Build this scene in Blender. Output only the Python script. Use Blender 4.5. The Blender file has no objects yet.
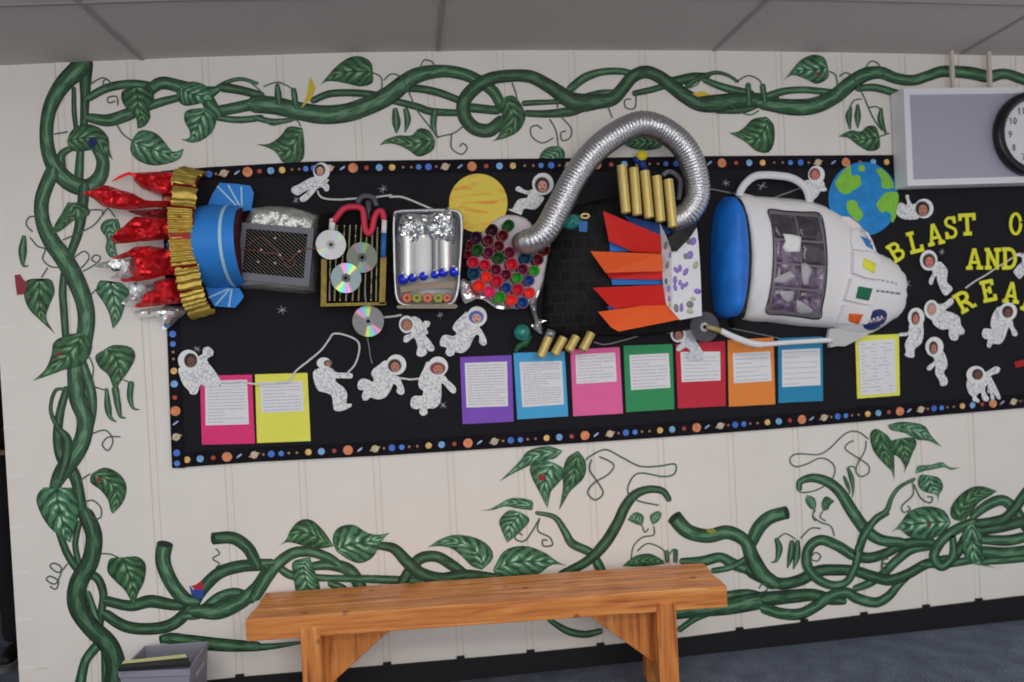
import bpy, bmesh, math, random
from mathutils import Vector, Matrix, noise
from mathutils.geometry import delaunay_2d_cdt
from mathutils.bvhtree import BVHTree
R_ = random.Random(7)
S = bpy.context.scene
COL = S.collection

# ------------------------------------------------------------------ camera
F, YAW, PITCH, ROLL, DIST, HEIGHT = 803.02, -0.13163, -0.0169, -0.05086, 3.39898, 1.48452
cy, sy, cp, sp = math.cos(YAW), math.sin(YAW), math.cos(PITCH), math.sin(PITCH)
FW = Vector((-sy * cp, cy * cp, sp))
R0 = Vector((cy, sy, 0)); U0 = R0.cross(FW)
RT = math.cos(ROLL) * R0 + math.sin(ROLL) * U0
UP = -math.sin(ROLL) * R0 + math.cos(ROLL) * U0
CAM = Vector((0, -DIST, HEIGHT))
cd = bpy.data.cameras.new('camera'); cam = bpy.data.objects.new('camera', cd); COL.objects.link(cam)
M = Matrix((RT, UP, -FW)).transposed().to_4x4(); M.translation = CAM
cam.matrix_world = M
cd.sensor_width = 36; cd.lens = F * 36 / 1024; cd.clip_start = .05; cd.clip_end = 60
cd.dof.use_dof = True; cd.dof.focus_distance = 2.5; cd.dof.aperture_fstop = 1.9   # the photograph is focused short of the wall
S.camera = cam

def ray(px, py):
    return (FW + RT * ((px - 512) / F) - UP * ((py - 341) / F))
def W(px, py, off=0.0):                     # point of the plane parallel to the wall, off metres in front of it
    d = ray(px, py); return CAM + d * ((-off - CAM.y) / d.y)
def Z(px, py, z):                           # point of a level plane
    d = ray(px, py); return CAM + d * ((z - CAM.z) / d.z)
def T(tile, pts):                           # (x0, y0, scale): measured enlargements
    x0, y0, s = tile
    return [(x0 + p[0] / s, y0 + p[1] / s) + tuple(q / s for q in p[2:]) for p in pts]

# ------------------------------------------------------------------ materials
def lin(c):
    c /= 255.0
    return c / 12.92 if c <= .04045 else ((c + .055) / 1.055) ** 2.4
GAIN = 1.45
def C(r, g, b): return tuple(min(.92, lin(v) * GAIN) for v in (r, g, b)) + (1,)
MATS = {}
def nm(name):
    m = bpy.data.materials.new(name); m.use_nodes = True
    return m, m.node_tree.nodes, m.node_tree.links, m.node_tree.nodes['Principled BSDF']
def mat(name, col, rough=.7, metal=0, noise_s=0, noise_a=.15, bump=0, bump_s=60, alpha=1, spec=.4, trans=0, coat=0):
    if name in MATS: return MATS[name]
    m, N, L, b = nm(name)
    b.inputs['Base Color'].default_value = col; b.inputs['Roughness'].default_value = rough
    b.inputs['Metallic'].default_value = metal; b.inputs['Specular IOR Level'].default_value = spec
    b.inputs['Alpha'].default_value = alpha; b.inputs['Transmission Weight'].default_value = trans
    b.inputs['Coat Weight'].default_value = coat
    tc = N.new('ShaderNodeTexCoord')
    if noise_s:
        n = N.new('ShaderNodeTexNoise'); n.inputs['Scale'].default_value = noise_s; n.inputs['Detail'].default_value = 5
        L.new(tc.outputs['Object'], n.inputs['Vector'])
        r = N.new('ShaderNodeMapRange'); r.inputs[1].default_value = .25; r.inputs[2].default_value = .75
        r.inputs[3].default_value = 1 - noise_a; r.inputs[4].default_value = 1 + noise_a
        L.new(n.outputs['Fac'], r.inputs[0])
        v = N.new('ShaderNodeVectorMath'); v.operation = 'SCALE'; v.inputs[0].default_value = col[:3]
        L.new(r.outputs[0], v.inputs['Scale']); L.new(v.outputs[0], b.inputs['Base Color'])
    if bump:
        n = N.new('ShaderNodeTexNoise'); n.inputs['Scale'].default_value = bump_s; n.inputs['Detail'].default_value = 4
        L.new(tc.outputs['Object'], n.inputs['Vector'])
        bp = N.new('ShaderNodeBump'); bp.inputs['Strength'].default_value = bump; bp.inputs['Distance'].default_value = .01
        L.new(n.outputs['Fac'], bp.inputs['Height']); L.new(bp.outputs[0], b.inputs['Normal'])
    MATS[name] = m
    return m
def math_n(N, L, op, a, b=None, c=None):
    n = N.new('ShaderNodeMath'); n.operation = op
    for i, v in enumerate((a, b, c)):
        if v is None: continue
        if isinstance(v, (int, float)): n.inputs[i].default_value = v
        else: L.new(v, n.inputs[i])
    return n.outputs[0]
def ramp(N, L, fac, stops, interp='LINEAR'):
    r = N.new('ShaderNodeValToRGB'); r.color_ramp.interpolation = interp
    while len(r.color_ramp.elements) < len(stops): r.color_ramp.elements.new(.5)
    for e, (p, c) in zip(r.color_ramp.elements, stops): e.position = p; e.color = c
    L.new(fac, r.inputs[0]); return r.outputs[0]
def uv_nodes(N, L):
    u = N.new('ShaderNodeUVMap'); s = N.new('ShaderNodeSeparateXYZ'); L.new(u.outputs[0], s.inputs[0])
    return u.outputs[0], s.outputs[0], s.outputs[1]

def vine_mat(name, dark, mid, light):
    m, N, L, b = nm(name); uv, u, v = uv_nodes(N, L)
    t = math_n(N, L, 'ABSOLUTE', math_n(N, L, 'MULTIPLY_ADD', v, 2, -1))
    mp = N.new('ShaderNodeMapping'); mp.inputs['Scale'].default_value = (.07, 7, 1); L.new(uv, mp.inputs[0])
    n = N.new('ShaderNodeTexNoise'); n.inputs['Scale'].default_value = 1; n.inputs['Detail'].default_value = 4
    L.new(mp.outputs[0], n.inputs['Vector'])
    f = math_n(N, L, 'ADD', t, math_n(N, L, 'MULTIPLY_ADD', n.outputs['Fac'], 1.7, -.85))
    L.new(ramp(N, L, f, [(0.0, light), (.42, mid), (.62, mid), (.95, dark)]), b.inputs['Base Color'])
    b.inputs['Roughness'].default_value = .55; return m
def leaf_mat(name, dark, mid, light):
    m, N, L, b = nm(name); uv, u, v = uv_nodes(N, L)
    t = math_n(N, L, 'ABSOLUTE', math_n(N, L, 'MULTIPLY_ADD', v, 2, -1))
    tc = N.new('ShaderNodeTexCoord'); n0 = N.new('ShaderNodeTexNoise'); n0.inputs['Scale'].default_value = 17; L.new(tc.outputs['Object'], n0.inputs[0])
    s = math_n(N, L, 'ADD', math_n(N, L, 'SUBTRACT', math_n(N, L, 'MULTIPLY', u, 7), math_n(N, L, 'MULTIPLY', t, 1.7)), math_n(N, L, 'MULTIPLY', n0.outputs['Fac'], 1.6))
    w = math_n(N, L, 'ABSOLUTE', math_n(N, L, 'MULTIPLY_ADD', math_n(N, L, 'FRACT', s), 2, -1))
    w = math_n(N, L, 'MULTIPLY', w, math_n(N, L, 'SUBTRACT', 1.15, t))
    tc = N.new('ShaderNodeTexCoord'); n = N.new('ShaderNodeTexNoise'); n.inputs['Scale'].default_value = 28
    n.inputs['Detail'].default_value = 3; L.new(tc.outputs['Object'], n.inputs['Vector'])
    f = math_n(N, L, 'ADD', w, math_n(N, L, 'MULTIPLY_ADD', n.outputs['Fac'], 1.0, -.55))
    c = ramp(N, L, f, [(.0, dark), (.24, mid), (.52, mid), (.86, light)])
    rib = math_n(N, L, 'LESS_THAN', t, .07); edge = math_n(N, L, 'GREATER_THAN', t, .92)
    k = math_n(N, L, 'MULTIPLY', math_n(N, L, 'MAXIMUM', rib, edge), .8)
    mx = N.new('ShaderNodeMix'); mx.data_type = 'RGBA'; L.new(k, mx.inputs[0]); L.new(c, mx.inputs[6]); mx.inputs[7].default_value = dark
    L.new(mx.outputs[2], b.inputs['Base Color']); b.inputs['Roughness'].default_value = .55; return m
VINE = [vine_mat('vine_paint', C(14, 34, 22), C(38, 76, 50), C(92, 134, 102)),
        vine_mat('vine_paint_deep', C(11, 29, 18), C(30, 62, 40), C(72, 112, 80))]
LEAF = [leaf_mat('leaf_paint', C(24, 58, 38), C(66, 114, 82), C(156, 198, 166)),
        leaf_mat('leaf_paint_deep', C(20, 48, 28), C(50, 94, 58), C(118, 162, 118))]
TEND = mat('tendril_paint', C(62, 86, 70), .6, noise_s=20)
POD = VINE[0]

# ------------------------------------------------------------------ mesh helpers
def link(name, me, parent=None, m=None, smooth=False):
    o = bpy.data.objects.new(name, me); COL.objects.link(o)
    if m:
        for x in (m if isinstance(m, (list, tuple)) else [m]): me.materials.append(x)
    if smooth:
        for p in me.polygons: p.use_smooth = True
    if parent:
        o.parent = parent; o.matrix_parent_inverse = parent.matrix_world.inverted()
    return o
def tag(o, label=None, cat=None, group=None, kind=None):
    if label: o['label'] = label
    if cat: o['category'] = cat
    if group: o['group'] = group
    if kind: o['kind'] = kind
    return o
def thing(name, loc, label, cat, group=None):
    o = bpy.data.objects.new(name, None); COL.objects.link(o); o.location = loc
    o.empty_display_size = .05; o.matrix_world = Matrix.Translation(loc)
    return tag(o, label, cat, group)
def cr(pts, n=6, closed=False):             # Catmull-Rom through n-tuples
    out = []; k = len(pts); rng = range(k if closed else k - 1)
    g = (lambda i: pts[i % k]) if closed else (lambda i: pts[max(0, min(k - 1, i))])
    for i in rng:
        p0, p1, p2, p3 = g(i - 1), g(i), g(i + 1), g(i + 2)
        for j in range(n):
            t = j / n
            out.append(tuple(.5 * (2 * b + (c - a) * t + (2 * a - 5 * b + 4 * c - d) * t * t + (3 * b - a - 3 * c + d) * t ** 3)
                             for a, b, c, d in zip(p0, p1, p2, p3)))
    if not closed: out.append(tuple(pts[-1]))
    return out
def mesh(name, verts, faces, uvs=None, mi=None):
    me = bpy.data.meshes.new(name); me.from_pydata([tuple(v) for v in verts], [], faces)
    if uvs:
        l = me.uv_layers.new(name='UVMap')
        for p in me.polygons:
            for li in p.loop_indices: l.data[li].uv = uvs[me.loops[li].vertex_index]
    if mi: me.polygons.foreach_set('material_index', mi)
    me.update(); return me
class MB:                                   # collects shapes into ONE mesh
    def __init__(s): s.v = []; s.f = []; s.mi = []
    def add(s, v, f, mi=0):
        n = len(s.v); s.v += [Vector(x) for x in v]; s.f += [tuple(i + n for i in q) for q in f]; s.mi += [mi] * len(f)
    def box(s, a, b, mi=0):
        x0, y0, z0 = a; x1, y1, z1 = b
        s.add([(x0, y0, z0), (x1, y0, z0), (x1, y1, z0), (x0, y1, z0), (x0, y0, z1), (x1, y0, z1), (x1, y1, z1), (x0, y1, z1)],
              [(0, 3, 2, 1), (4, 5, 6, 7), (0, 1, 5, 4), (1, 2, 6, 5), (2, 3, 7, 6), (3, 0, 4, 7)], mi)
    def hexa(s, q0, q1, mi=0):              # two quads
        s.add(list(q0) + list(q1), [(0, 1, 2, 3), (7, 6, 5, 4), (0, 4, 5, 1), (1, 5, 6, 2), (2, 6, 7, 3), (3, 7, 4, 0)], mi)
    def tube(s, pts, rad, n=10, cap=True, mi=0, flat=1.0):
        pts = [Vector(p) for p in pts]; k = len(pts)
        rad = rad if isinstance(rad, (list, tuple)) else [rad] * k
        tan = [(pts[min(i + 1, k - 1)] - pts[max(i - 1, 0)]).normalized() for i in range(k)]
        a = Vector((0, 0, 1)) if abs(tan[0].z) < .9 else Vector((1, 0, 0))
        nrm = tan[0].cross(a).normalized(); v = []; f = []
        for i in range(k):
            nrm = (nrm - tan[i] * nrm.dot(tan[i])).normalized(); bi = tan[i].cross(nrm)
            for j in range(n):
                t = 2 * math.pi * j / n
                d = nrm * math.cos(t) + bi * math.sin(t); d.y *= flat
                v.append(pts[i] + d * rad[i])
        for i in range(k - 1):
            for j in range(n):
                f.append((i * n + j, i * n + (j + 1) % n, (i + 1) * n + (j + 1) % n, (i + 1) * n + j))
        if cap: f.append(tuple(range(n - 1, -1, -1))); f.append(tuple((k - 1) * n + j for j in range(n)))
        s.add(v, f, mi)
    def ball(s, c, r, nu=12, nv=8, mi=0, sc=(1, 1, 1)):
        v = []; f = []; c = Vector(c)
        for i in range(nv + 1):
            a = math.pi * i / nv
            for j in range(nu):
                t = 2 * math.pi * j / nu
                v.append(c + Vector((sc[0] * math.sin(a) * math.cos(t), sc[1] * math.sin(a) * math.sin(t), sc[2] * math.cos(a))) * r)
        for i in range(nv):
            for j in range(nu): f.append((i * nu + j, i * nu + (j + 1) % nu, (i + 1) * nu + (j + 1) % nu, (i + 1) * nu + j))
        s.add(v, f, mi)
    def disc(s, c, r, n=24, th=.001, hole=0, mi=0, ry=None, rot=0):   # flat round plate facing the room
        c = Vector(c); ry = ry or r; v = []; f = []
        def ringp(rr, ryy, y): return [c + Vector((rr * math.cos(2 * math.pi * j / n) * math.cos(rot) - ryy * math.sin(2 * math.pi * j / n) * math.sin(rot), y,
                                       rr * math.cos(2 * math.pi * j / n) * math.sin(rot) + ryy * math.sin(2 * math.pi * j / n) * math.cos(rot))) for j in range(n)]
        v = ringp(r, ry, 0) + ringp(r, ry, th)
        for j in range(n): f.append((j, j + n, (j + 1) % n + n, (j + 1) % n))
        if hole:
            v += ringp(hole, hole * ry / r, 0) + ringp(hole, hole * ry / r, th)
            for j in range(n):
                k = (j + 1) % n
                f += [(2 * n + j, j, k, 2 * n + k), (j + n, 3 * n + j, 3 * n + k, k + n), (2 * n + j, 2 * n + k, 3 * n + k, 3 * n + j)]
        else: f += [tuple(range(n)), tuple(range(2 * n - 1, n - 1, -1))]
        s.add(v, f, mi)
    def poly(s, pts, off, th, mi=0):        # plate cut to an outline
        pts = clean(pts); vs, fs, nb = fill(pts, 0)
        k = len(vs); v = [W(p[0], p[1], off) for p in vs]; v += [Vector((p.x, -off + th, p.z)) for p in v]
        f = [t for t in fs] + [tuple(i + k for i in reversed(t)) for t in fs]
        f += [(i, i + k, (i + 1) % nb + k, (i + 1) % nb) for i in range(nb)]
        s.add(v, f, mi)
    def build(s, name, m=None, parent=None, smooth=False):
        me = mesh(name, s.v, s.f, mi=s.mi)
        bm = bmesh.new(); bm.from_mesh(me); bmesh.ops.recalc_face_normals(bm, faces=bm.faces); bm.to_mesh(me); bm.free()
        return link(name, me, parent, m, smooth)
def clean(pts):
    pts = [tuple(p[:2]) for p in pts]; out = []
    for p in pts:
        if not out or (p[0] - out[-1][0]) ** 2 + (p[1] - out[-1][1]) ** 2 > .003: out.append(p)
    if (out[0][0] - out[-1][0]) ** 2 + (out[0][1] - out[-1][1]) ** 2 < .003: out.pop()
    return out
def inside(p, poly):
    x, y = p; c = False; j = len(poly) - 1
    for i in range(len(poly)):
        a, b = poly[i], poly[j]
        if (a[1] > y) != (b[1] > y) and x < (b[0] - a[0]) * (y - a[1]) / (b[1] - a[1]) + a[0]: c = not c
        j = i
    return c
def dseg(p, a, b):
    ax, ay = b[0] - a[0], b[1] - a[1]; l = ax * ax + ay * ay
    t = 0 if l == 0 else max(0, min(1, ((p[0] - a[0]) * ax + (p[1] - a[1]) * ay) / l))
    return math.hypot(p[0] - a[0] - ax * t, p[1] - a[1] - ay * t)
def fill(pts, step):                        # triangulated outline (optionally with inner points): verts, tris, boundary count
    n = len(pts); inner = []
    if step:
        x0 = min(p[0] for p in pts); x1 = max(p[0] for p in pts); y0 = min(p[1] for p in pts); y1 = max(p[1] for p in pts)
        r = 0; y = y0 + step * .5
        while y < y1:
            x = x0 + step * (.5 if r % 2 else 0)
            while x < x1:
                q = (x + R_.uniform(-.2, .2) * step, y + R_.uniform(-.2, .2) * step)
                if inside(q, pts) and min(dseg(q, pts[i], pts[(i + 1) % n]) for i in range(n)) > step * .4: inner.append(q)
                x += step
            y += step * .87; r += 1
    res = delaunay_2d_cdt([Vector(p) for p in list(pts) + inner], [(i, (i + 1) % n) for i in range(n)], [], 1, 1e-5)
    vs, fs, orig = res[0], res[2], res[3]
    order = {}; 
    for i, o in enumerate(orig):
        for k in o:
            if k not in order: order[k] = i
    # reorder so the outline comes first
    idx = [order[i] for i in range(n)]; rest = [i for i in range(len(vs)) if i not in set(idx)]
    remap = {o: i for i, o in enumerate(idx + rest)}
    return [tuple(vs[i]) for i in idx + rest], [tuple(remap[i] for i in t) for t in fs], n
def plate(name, pts, off, th, m, parent=None):
    b = MB(); b.poly(pts, off, th); return b.build(name, m, parent)
def pillow(name, pts, off, h, m, parent=None, step=3, soft=8, crumple=0, freq=40, smooth=True, skip=None, back=None, prof='round'):
    """outline blown up towards the room: rises by h over `soft` pixels from the rim; skip(p,q) tells rim edges it stays square at"""
    pts = clean(pts); vs, fs, nb = fill(pts, step); edges = [(pts[i], pts[(i + 1) % nb]) for i in range(nb)]
    if skip: edges = [e for e in edges if not skip(*e)]
    v = []
    for i, p in enumerate(vs):
        d = min(dseg(p, *e) for e in edges); t = min(1, d / soft)
        hh = h * (math.sqrt(max(0, 1 - (1 - t) ** 2)) if prof == 'round' else t)
        w = W(p[0], p[1], off)
        if crumple: hh += crumple * (noise.noise(w * freq) + .5 * noise.noise(w * freq * 2.3)) * min(1, t * 2)
        v.append(w + Vector((0, -hh, 0)))
    k = len(v); yb = -off if back is None else -back
    v += [Vector((v[i].x, yb + .0005, v[i].z)) for i in range(nb)]
    f = list(fs) + [(i, k + i, k + (i + 1) % nb, (i + 1) % nb) for i in range(nb)] + [tuple(k + i for i in range(nb))]
    me = mesh(name, v, f); bm = bmesh.new(); bm.from_mesh(me); bmesh.ops.recalc_face_normals(bm, faces=bm.faces); bm.to_mesh(me); bm.free()
    return link(name, me, parent, m, smooth)
def bvh(o):
    bpy.context.view_layer.update(); me = o.data; mw = o.matrix_world
    return BVHTree.FromPolygons([mw @ v.co for v in me.vertices], [tuple(p.vertices) for p in me.polygons])
def on(tree, p, lift=.002, fall=.1):
    d = ray(*p[:2]).normalized(); h = tree.ray_cast(CAM, d)
    return (h[0] - d * lift) if h[0] else W(p[0], p[1], fall)
def decal(name, pts, tree, m, parent, lift=.002, step=4, th=.0015, fall=.1):
    pts = clean(pts); vs, fs, nb = fill(pts, step)
    v = [on(tree, p, lift + th, fall) for p in vs]; k = len(v); v += [p + Vector((0, th, 0)) for p in v]
    f = list(fs) + [tuple(i + k for i in reversed(t)) for t in fs] + [(i, i + k, (i + 1) % nb + k, (i + 1) % nb) for i in range(nb)]
    me = mesh(name, v, f); bm = bmesh.new(); bm.from_mesh(me); bmesh.ops.recalc_face_normals(bm, faces=bm.faces); bm.to_mesh(me); bm.free()
    return link(name, me, parent, m, True)
def ell(c, rx, ry=None, n=24, rot=0):
    ry = ry or rx; a = math.radians(rot)
    return [(c[0] + rx * math.cos(t) * math.cos(a) - ry * math.sin(t) * math.sin(a), c[1] + rx * math.cos(t) * math.sin(a) + ry * math.sin(t) * math.cos(a))
            for t in (2 * math.pi * i / n for i in range(n))]
def line(pts, w):                           # outline of a stroke
    l, r = [], []
    for i, p in enumerate(pts):
        a, b = pts[max(0, i - 1)], pts[min(len(pts) - 1, i + 1)]; d = math.hypot(b[0] - a[0], b[1] - a[1]) or 1
        nx, ny = -(b[1] - a[1]) / d, (b[0] - a[0]) / d; ww = (w[i] if isinstance(w, list) else w) / 2
        l.append((p[0] + nx * ww, p[1] + ny * ww)); r.append((p[0] - nx * ww, p[1] - ny * ww))
    return l, r

# ------------------------------------------------------------------ the room
def interp(tab, x):
    for (a, za), (b, zb) in zip(tab, tab[1:]):
        if x <= b or (b, zb) == tab[-1]:
            t = max(-.4, min(1.4, (x - a) / (b - a))); return za + (zb - za) * t
CEIL = [(-1.7, 2.605), (-1.518, 2.613), (-1.146, 2.628), (-.763, 2.641), (-.165, 2.656), (.514, 2.662), (1.347, 2.657), (2.099, 2.642), (2.793, 2.626), (4.2, 2.60)]
BASE = [(-1.586, .112), (-.681, .110), (-.161, .097), (.381, .086), (1.148, .082), (1.539, .092), (2.157, .101), (2.804, .111), (4.2, .115)]
zc = lambda x: interp(CEIL, x); zb = lambda x: interp(BASE, x)
WALLM = mat('painted_block', C(206, 202, 196), .6, noise_s=5, noise_a=.025, bump=.12, bump_s=90)
JOINT = mat('joint_darker', C(190, 181, 170), .8)  # slightly darker tone for the groove edge strips and the chip
XL, XR = -1.586, 4.2
gp = [(58, None), (133, 152.6), (208, 227), (281, 302), (355, 378), (429, 452.6), (500, 523), (571, 593.6), (640.6, 665), (712, 734), (779, 798), (838, 859.6), (None, 921), (None, 974)]
GX = []
for a, b in gp:
    xs = ([W(a, 62).x] if a else []) + ([W(b, 500).x] if b else []); GX.append(sum(xs) / len(xs))
while GX[-1] < XR - .4: GX.append(GX[-1] + .29)
b = MB(); cuts = [XL] + [x for g in GX for x in (g - .015, g + .015)] + [XR]
for i in range(len(cuts) - 1):
    a, c = cuts[i], cuts[i + 1]; gr = i % 2 == 1
    segs = [(a, a + .0035, .0015, 1), (a + .0035, c - .0035, .003, 0), (c - .0035, c, .0015, 1)] if gr else [(a, (a + c) / 2, 0, 0), ((a + c) / 2, c, 0, 0)]
    for x0, x1, y, mi in segs:
        b.hexa([(x0, y, 0), (x1, y, 0), (x1, .2, 0), (x0, .2, 0)], [(x0, y, zc(x0)), (x1, y, zc(x1)), (x1, .2, zc(x1)), (x0, .2, zc(x0))], mi)
wall = tag(b.build('wall_back', [WALLM, JOINT]), kind='structure')
# short horizontal joints near the wall's free end
b = MB()
for py in (327, 378, 427, 475.5, 527, 573, 620, 668):
    p = W(22 + (py - 620) * .05 + 0, py); b.box((XL, -.0012, p.z - .003), (XL + .06, .0, p.z + .002))
tag(b.build('block_joint', mat('joint_light', C(222, 218, 208), .6), wall))
b = MB(); b.box((W(35, 668).x, -.001, W(40, 668).z - .004), (W(48, 668).x, 0, W(40, 668).z)); b.build('block_chip', JOINT, wall)

BLACK = mat('rubber_black', C(17, 16, 20), .55)
b = MB(); xs = [XL + (XR - XL) * i / 40 for i in range(41)]
for x0, x1 in zip(xs, xs[1:]):
    b.hexa([(x0, -.012, 0), (x1, -.012, 0), (x1, 0, 0), (x0, 0, 0)], [(x0, -.010, zb(x0)), (x1, -.010, zb(x1)), (x1, 0, zb(x1)), (x0, 0, zb(x0))])
for g in GX: b.box((g - .017, -.010, zb(g) - .01), (g + .017, 0, zb(g) + .012))
tag(b.build('baseboard_back', BLACK), kind='structure')

m, N, L, p = nm('carpet'); tc = N.new('ShaderNodeTexCoord')
n1 = N.new('ShaderNodeTexNoise'); n1.inputs['Scale'].default_value = 170; n1.inputs['Detail'].default_value = 3; L.new(tc.outputs['Object'], n1.inputs[0])
n2 = N.new('ShaderNodeTexNoise'); n2.inputs['Scale'].default_value = 9; L.new(tc.outputs['Object'], n2.inputs[0])
f = math_n(N, L, 'ADD', n1.outputs['Fac'], math_n(N, L, 'MULTIPLY_ADD', n2.outputs['Fac'], .3, -.15))
L.new(ramp(N, L, f, [(.3, C(48, 54, 70)), (.5, C(76, 84, 100)), (.7, C(112, 120, 132))]), p.inputs['Base Color']); p.inputs['Roughness'].default_value = .95
bp = N.new('ShaderNodeBump'); bp.inputs['Strength'].default_value = .5; bp.inputs['Distance'].default_value = .004; L.new(n1.outputs['Fac'], bp.inputs['Height']); L.new(bp.outputs[0], p.inputs['Normal'])
b = MB(); b.box((-4.2, -5, -.05), (4.2, 2.6, 0)); tag(b.build('floor', m), kind='structure')

CT = mat('ceiling_tile', C(174, 168, 165), .9, noise_s=140, noise_a=.09, bump=.25, bump_s=160)
b = MB(); xs = [-4.2 + 8.4 * i / 56 for i in range(57)]
for x0, x1 in zip(xs, xs[1:]):
    z0, z1 = zc(max(x0, -1.7)), zc(max(x1, -1.7))
    b.hexa([(x0, -5, z0), (x1, -5, z1), (x1, .0, z1), (x0, .0, z0)], [(x0, -5, z0 + .04), (x1, -5, z1 + .04), (x1, .0, z1 + .04), (x0, .0, z0 + .04)])
b.box((-4.2, 0, 2.61), (XL, 2.6, 2.65))
ceil = tag(b.build('ceiling', CT), kind='structure')
BAR = mat('ceiling_grid', C(138, 135, 133), .6)
def cz(px, py):
    z = 2.64
    for _ in range(6): q = Z(px, py, z); z = zc(q.x)
    return q
bars = [((80, 2), (142, 59)), ((442.8, 1), (438, 50)), ((765, 2), (714, 50)), ((1024, 17), (962, 53))]
for (a, c) in bars:
    q, r = cz(*a), cz(*c); d = (q - r); q = r + d * 8
    b = MB(); w = .009
    for i in range(14):
        s, t = r + (q - r) * i / 14, r + (q - r) * (i + 1) / 14; s.z = zc(s.x) - .001; t.z = zc(t.x) - .001
        b.hexa([(s.x - w, s.y, s.z - .004), (s.x + w, s.y, s.z - .004), (t.x + w, t.y, t.z - .004), (t.x - w, t.y, t.z - .004)],
               [(s.x - w, s.y, s.z + .002), (s.x + w, s.y, s.z + .002), (t.x + w, t.y, t.z + .002), (t.x - w, t.y, t.z + .002)])
    b.build('grid_bar', BAR, ceil)
y0 = cz(60, 3).y
for k in range(4):
    b = MB()
    for x0, x1 in zip(xs, xs[1:]):
        y = y0 - 1.0 * k; z0, z1 = zc(max(x0, -1.7)) - .002, zc(max(x1, -1.7)) - .002
        b.hexa([(x0, y - .009, z0 - .004), (x1, y - .009, z1 - .004), (x1, y + .009, z1 - .004), (x0, y + .009, z0 - .004)], [(x0, y - .009, z0 + .003), (x1, y - .009, z1 + .003), (x1, y + .009, z1 + .003), (x0, y + .009, z0 + .003)])
    b.build('grid_bar', BAR, ceil)
DARK = mat('corridor_dark', C(24, 23, 26), .8)  # the corridor's darkness is put into the wall colour
b = MB(); b.box((-4.2, 1.6, 0), (XL + .3, 1.7, 2.62)); tag(b.build('wall_corridor', DARK), kind='structure')
b = MB(); b.box((-1.62, .2, 0), (XL + .25, 1.6, 2.6)); tag(b.build('wall_corridor_side', DARK), kind='structure')

# ------------------------------------------------------------------ the mural painted on the wall
LAY = [.0012]
def nextlay(): LAY[0] += .00001; return LAY[0]
def vine(tile, pts, cut=None, mt=None, name='painted_vine'):
    q = cr(T(tile, pts), 7); off = nextlay(); v, f, uv = [], [], []; L_ = R_.random() * 500; nx = 5
    for end in (0, 1):                      # rounded brush ends
        if cut is not None and bool(cut) == bool(end): continue
        a, c = (q[-1], q[-2]) if end else (q[0], q[1]); d = math.hypot(a[0] - c[0], a[1] - c[1]) or 1; dx, dy = (a[0] - c[0]) / d, (a[1] - c[1]) / d; w = a[2]
        ext = [(a[0] + dx * w * .5 * math.sin(t), a[1] + dy * w * .5 * math.sin(t), max(.05, w * math.cos(t))) for t in (.5, .9, 1.2, 1.4, 1.55)]
        q = q + ext if end else ext[::-1] + q
    for i, p in enumerate(q):
        a, c = q[max(0, i - 1)], q[min(len(q) - 1, i + 1)]; d = math.hypot(c[0] - a[0], c[1] - a[1]) or 1
        n = (-(c[1] - a[1]) / d, (c[0] - a[0]) / d); w = p[2] / 2
        if i: L_ += math.hypot(p[0] - q[i - 1][0], p[1] - q[i - 1][1])
        for j in range(nx):
            t = j / (nx - 1) * 2 - 1; v.append(W(p[0] + n[0] * w * t, p[1] + n[1] * w * t, off)); uv.append((L_, (t + 1) / 2))
    for i in range(len(q) - 1):
        for j in range(nx - 1): a = i * nx + j; f.append((a, a + 1, a + nx + 1, a + nx))
    o = link(name, mesh(name, v, f, uv), wall, mt or VINE[R_.random() < .35])
    if cut is not None:                     # dark cut end
        p = q[-1] if cut else q[0]; a = q[-2] if cut else q[1]; d = math.atan2(p[1] - a[1], p[0] - a[0])
        plate('painted_cut_end', ell(p[:2], p[2] * .2, p[2] * .52, 16, math.degrees(d)), nextlay(), .0005, mat('cut_end_paint', C(24, 44, 33), .6), wall)
    return o
def tend(tile, pts, w=9):
    q = cr([p for p in T(tile, pts)], 6); w = w / tile[2]; off = nextlay(); l, r = line(q, w)
    v = [W(*p, off) for p in l] + [W(*p, off) for p in r]; k = len(q)
    return link('painted_tendril', mesh('painted_tendril', v, [(i, i + 1, k + i + 1, k + i) for i in range(k - 1)]), wall, TEND)
def resample(pts, n):
    q = cr(pts, 8); d = [0]
    for a, c in zip(q, q[1:]): d.append(d[-1] + math.hypot(c[0] - a[0], c[1] - a[1]))
    out = []; j = 0
    for i in range(n):
        t = d[-1] * i / (n - 1)
        while j < len(d) - 2 and d[j + 1] < t: j += 1
        s = (t - d[j]) / ((d[j + 1] - d[j]) or 1); out.append(tuple(x + (y - x) * s for x, y in zip(q[j], q[j + 1])))
    return out
def leaf(tile, A, B, mt=None, bug=None):
    a, c = resample(T(tile, A), 18), resample(T(tile, B), 18); off = nextlay(); v, f, uv = [], [], []; nx = 9
    for i in range(18):
        for j in range(nx):
            t = j / (nx - 1); v.append(W(a[i][0] + (c[i][0] - a[i][0]) * t, a[i][1] + (c[i][1] - a[i][1]) * t, off)); uv.append((i / 17, t))
    for i in range(17):
        for j in range(nx - 1): k = i * nx + j; f.append((k, k + 1, k + nx + 1, k + nx))
    link('painted_leaf', mesh('painted_leaf', v, f, uv), wall, mt or LEAF[R_.random() < .45])
    if bug: blot(tile, bug, 9, 7, C(140, 24, 34))
def blot(tile, c, rx, ry, col, name='painted_bug'):
    c = T(tile, [c])[0]; s = tile[2]
    pts = [(x + R_.uniform(-.25, .25) * rx / s, y + R_.uniform(-.25, .25) * ry / s) for x, y in ell(c, rx / s, ry / s, 12)]
    tag(plate(name, pts, nextlay(), .0004, mat('blot%d' % (hash(col) % 9999), col, .6), wall))
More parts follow.
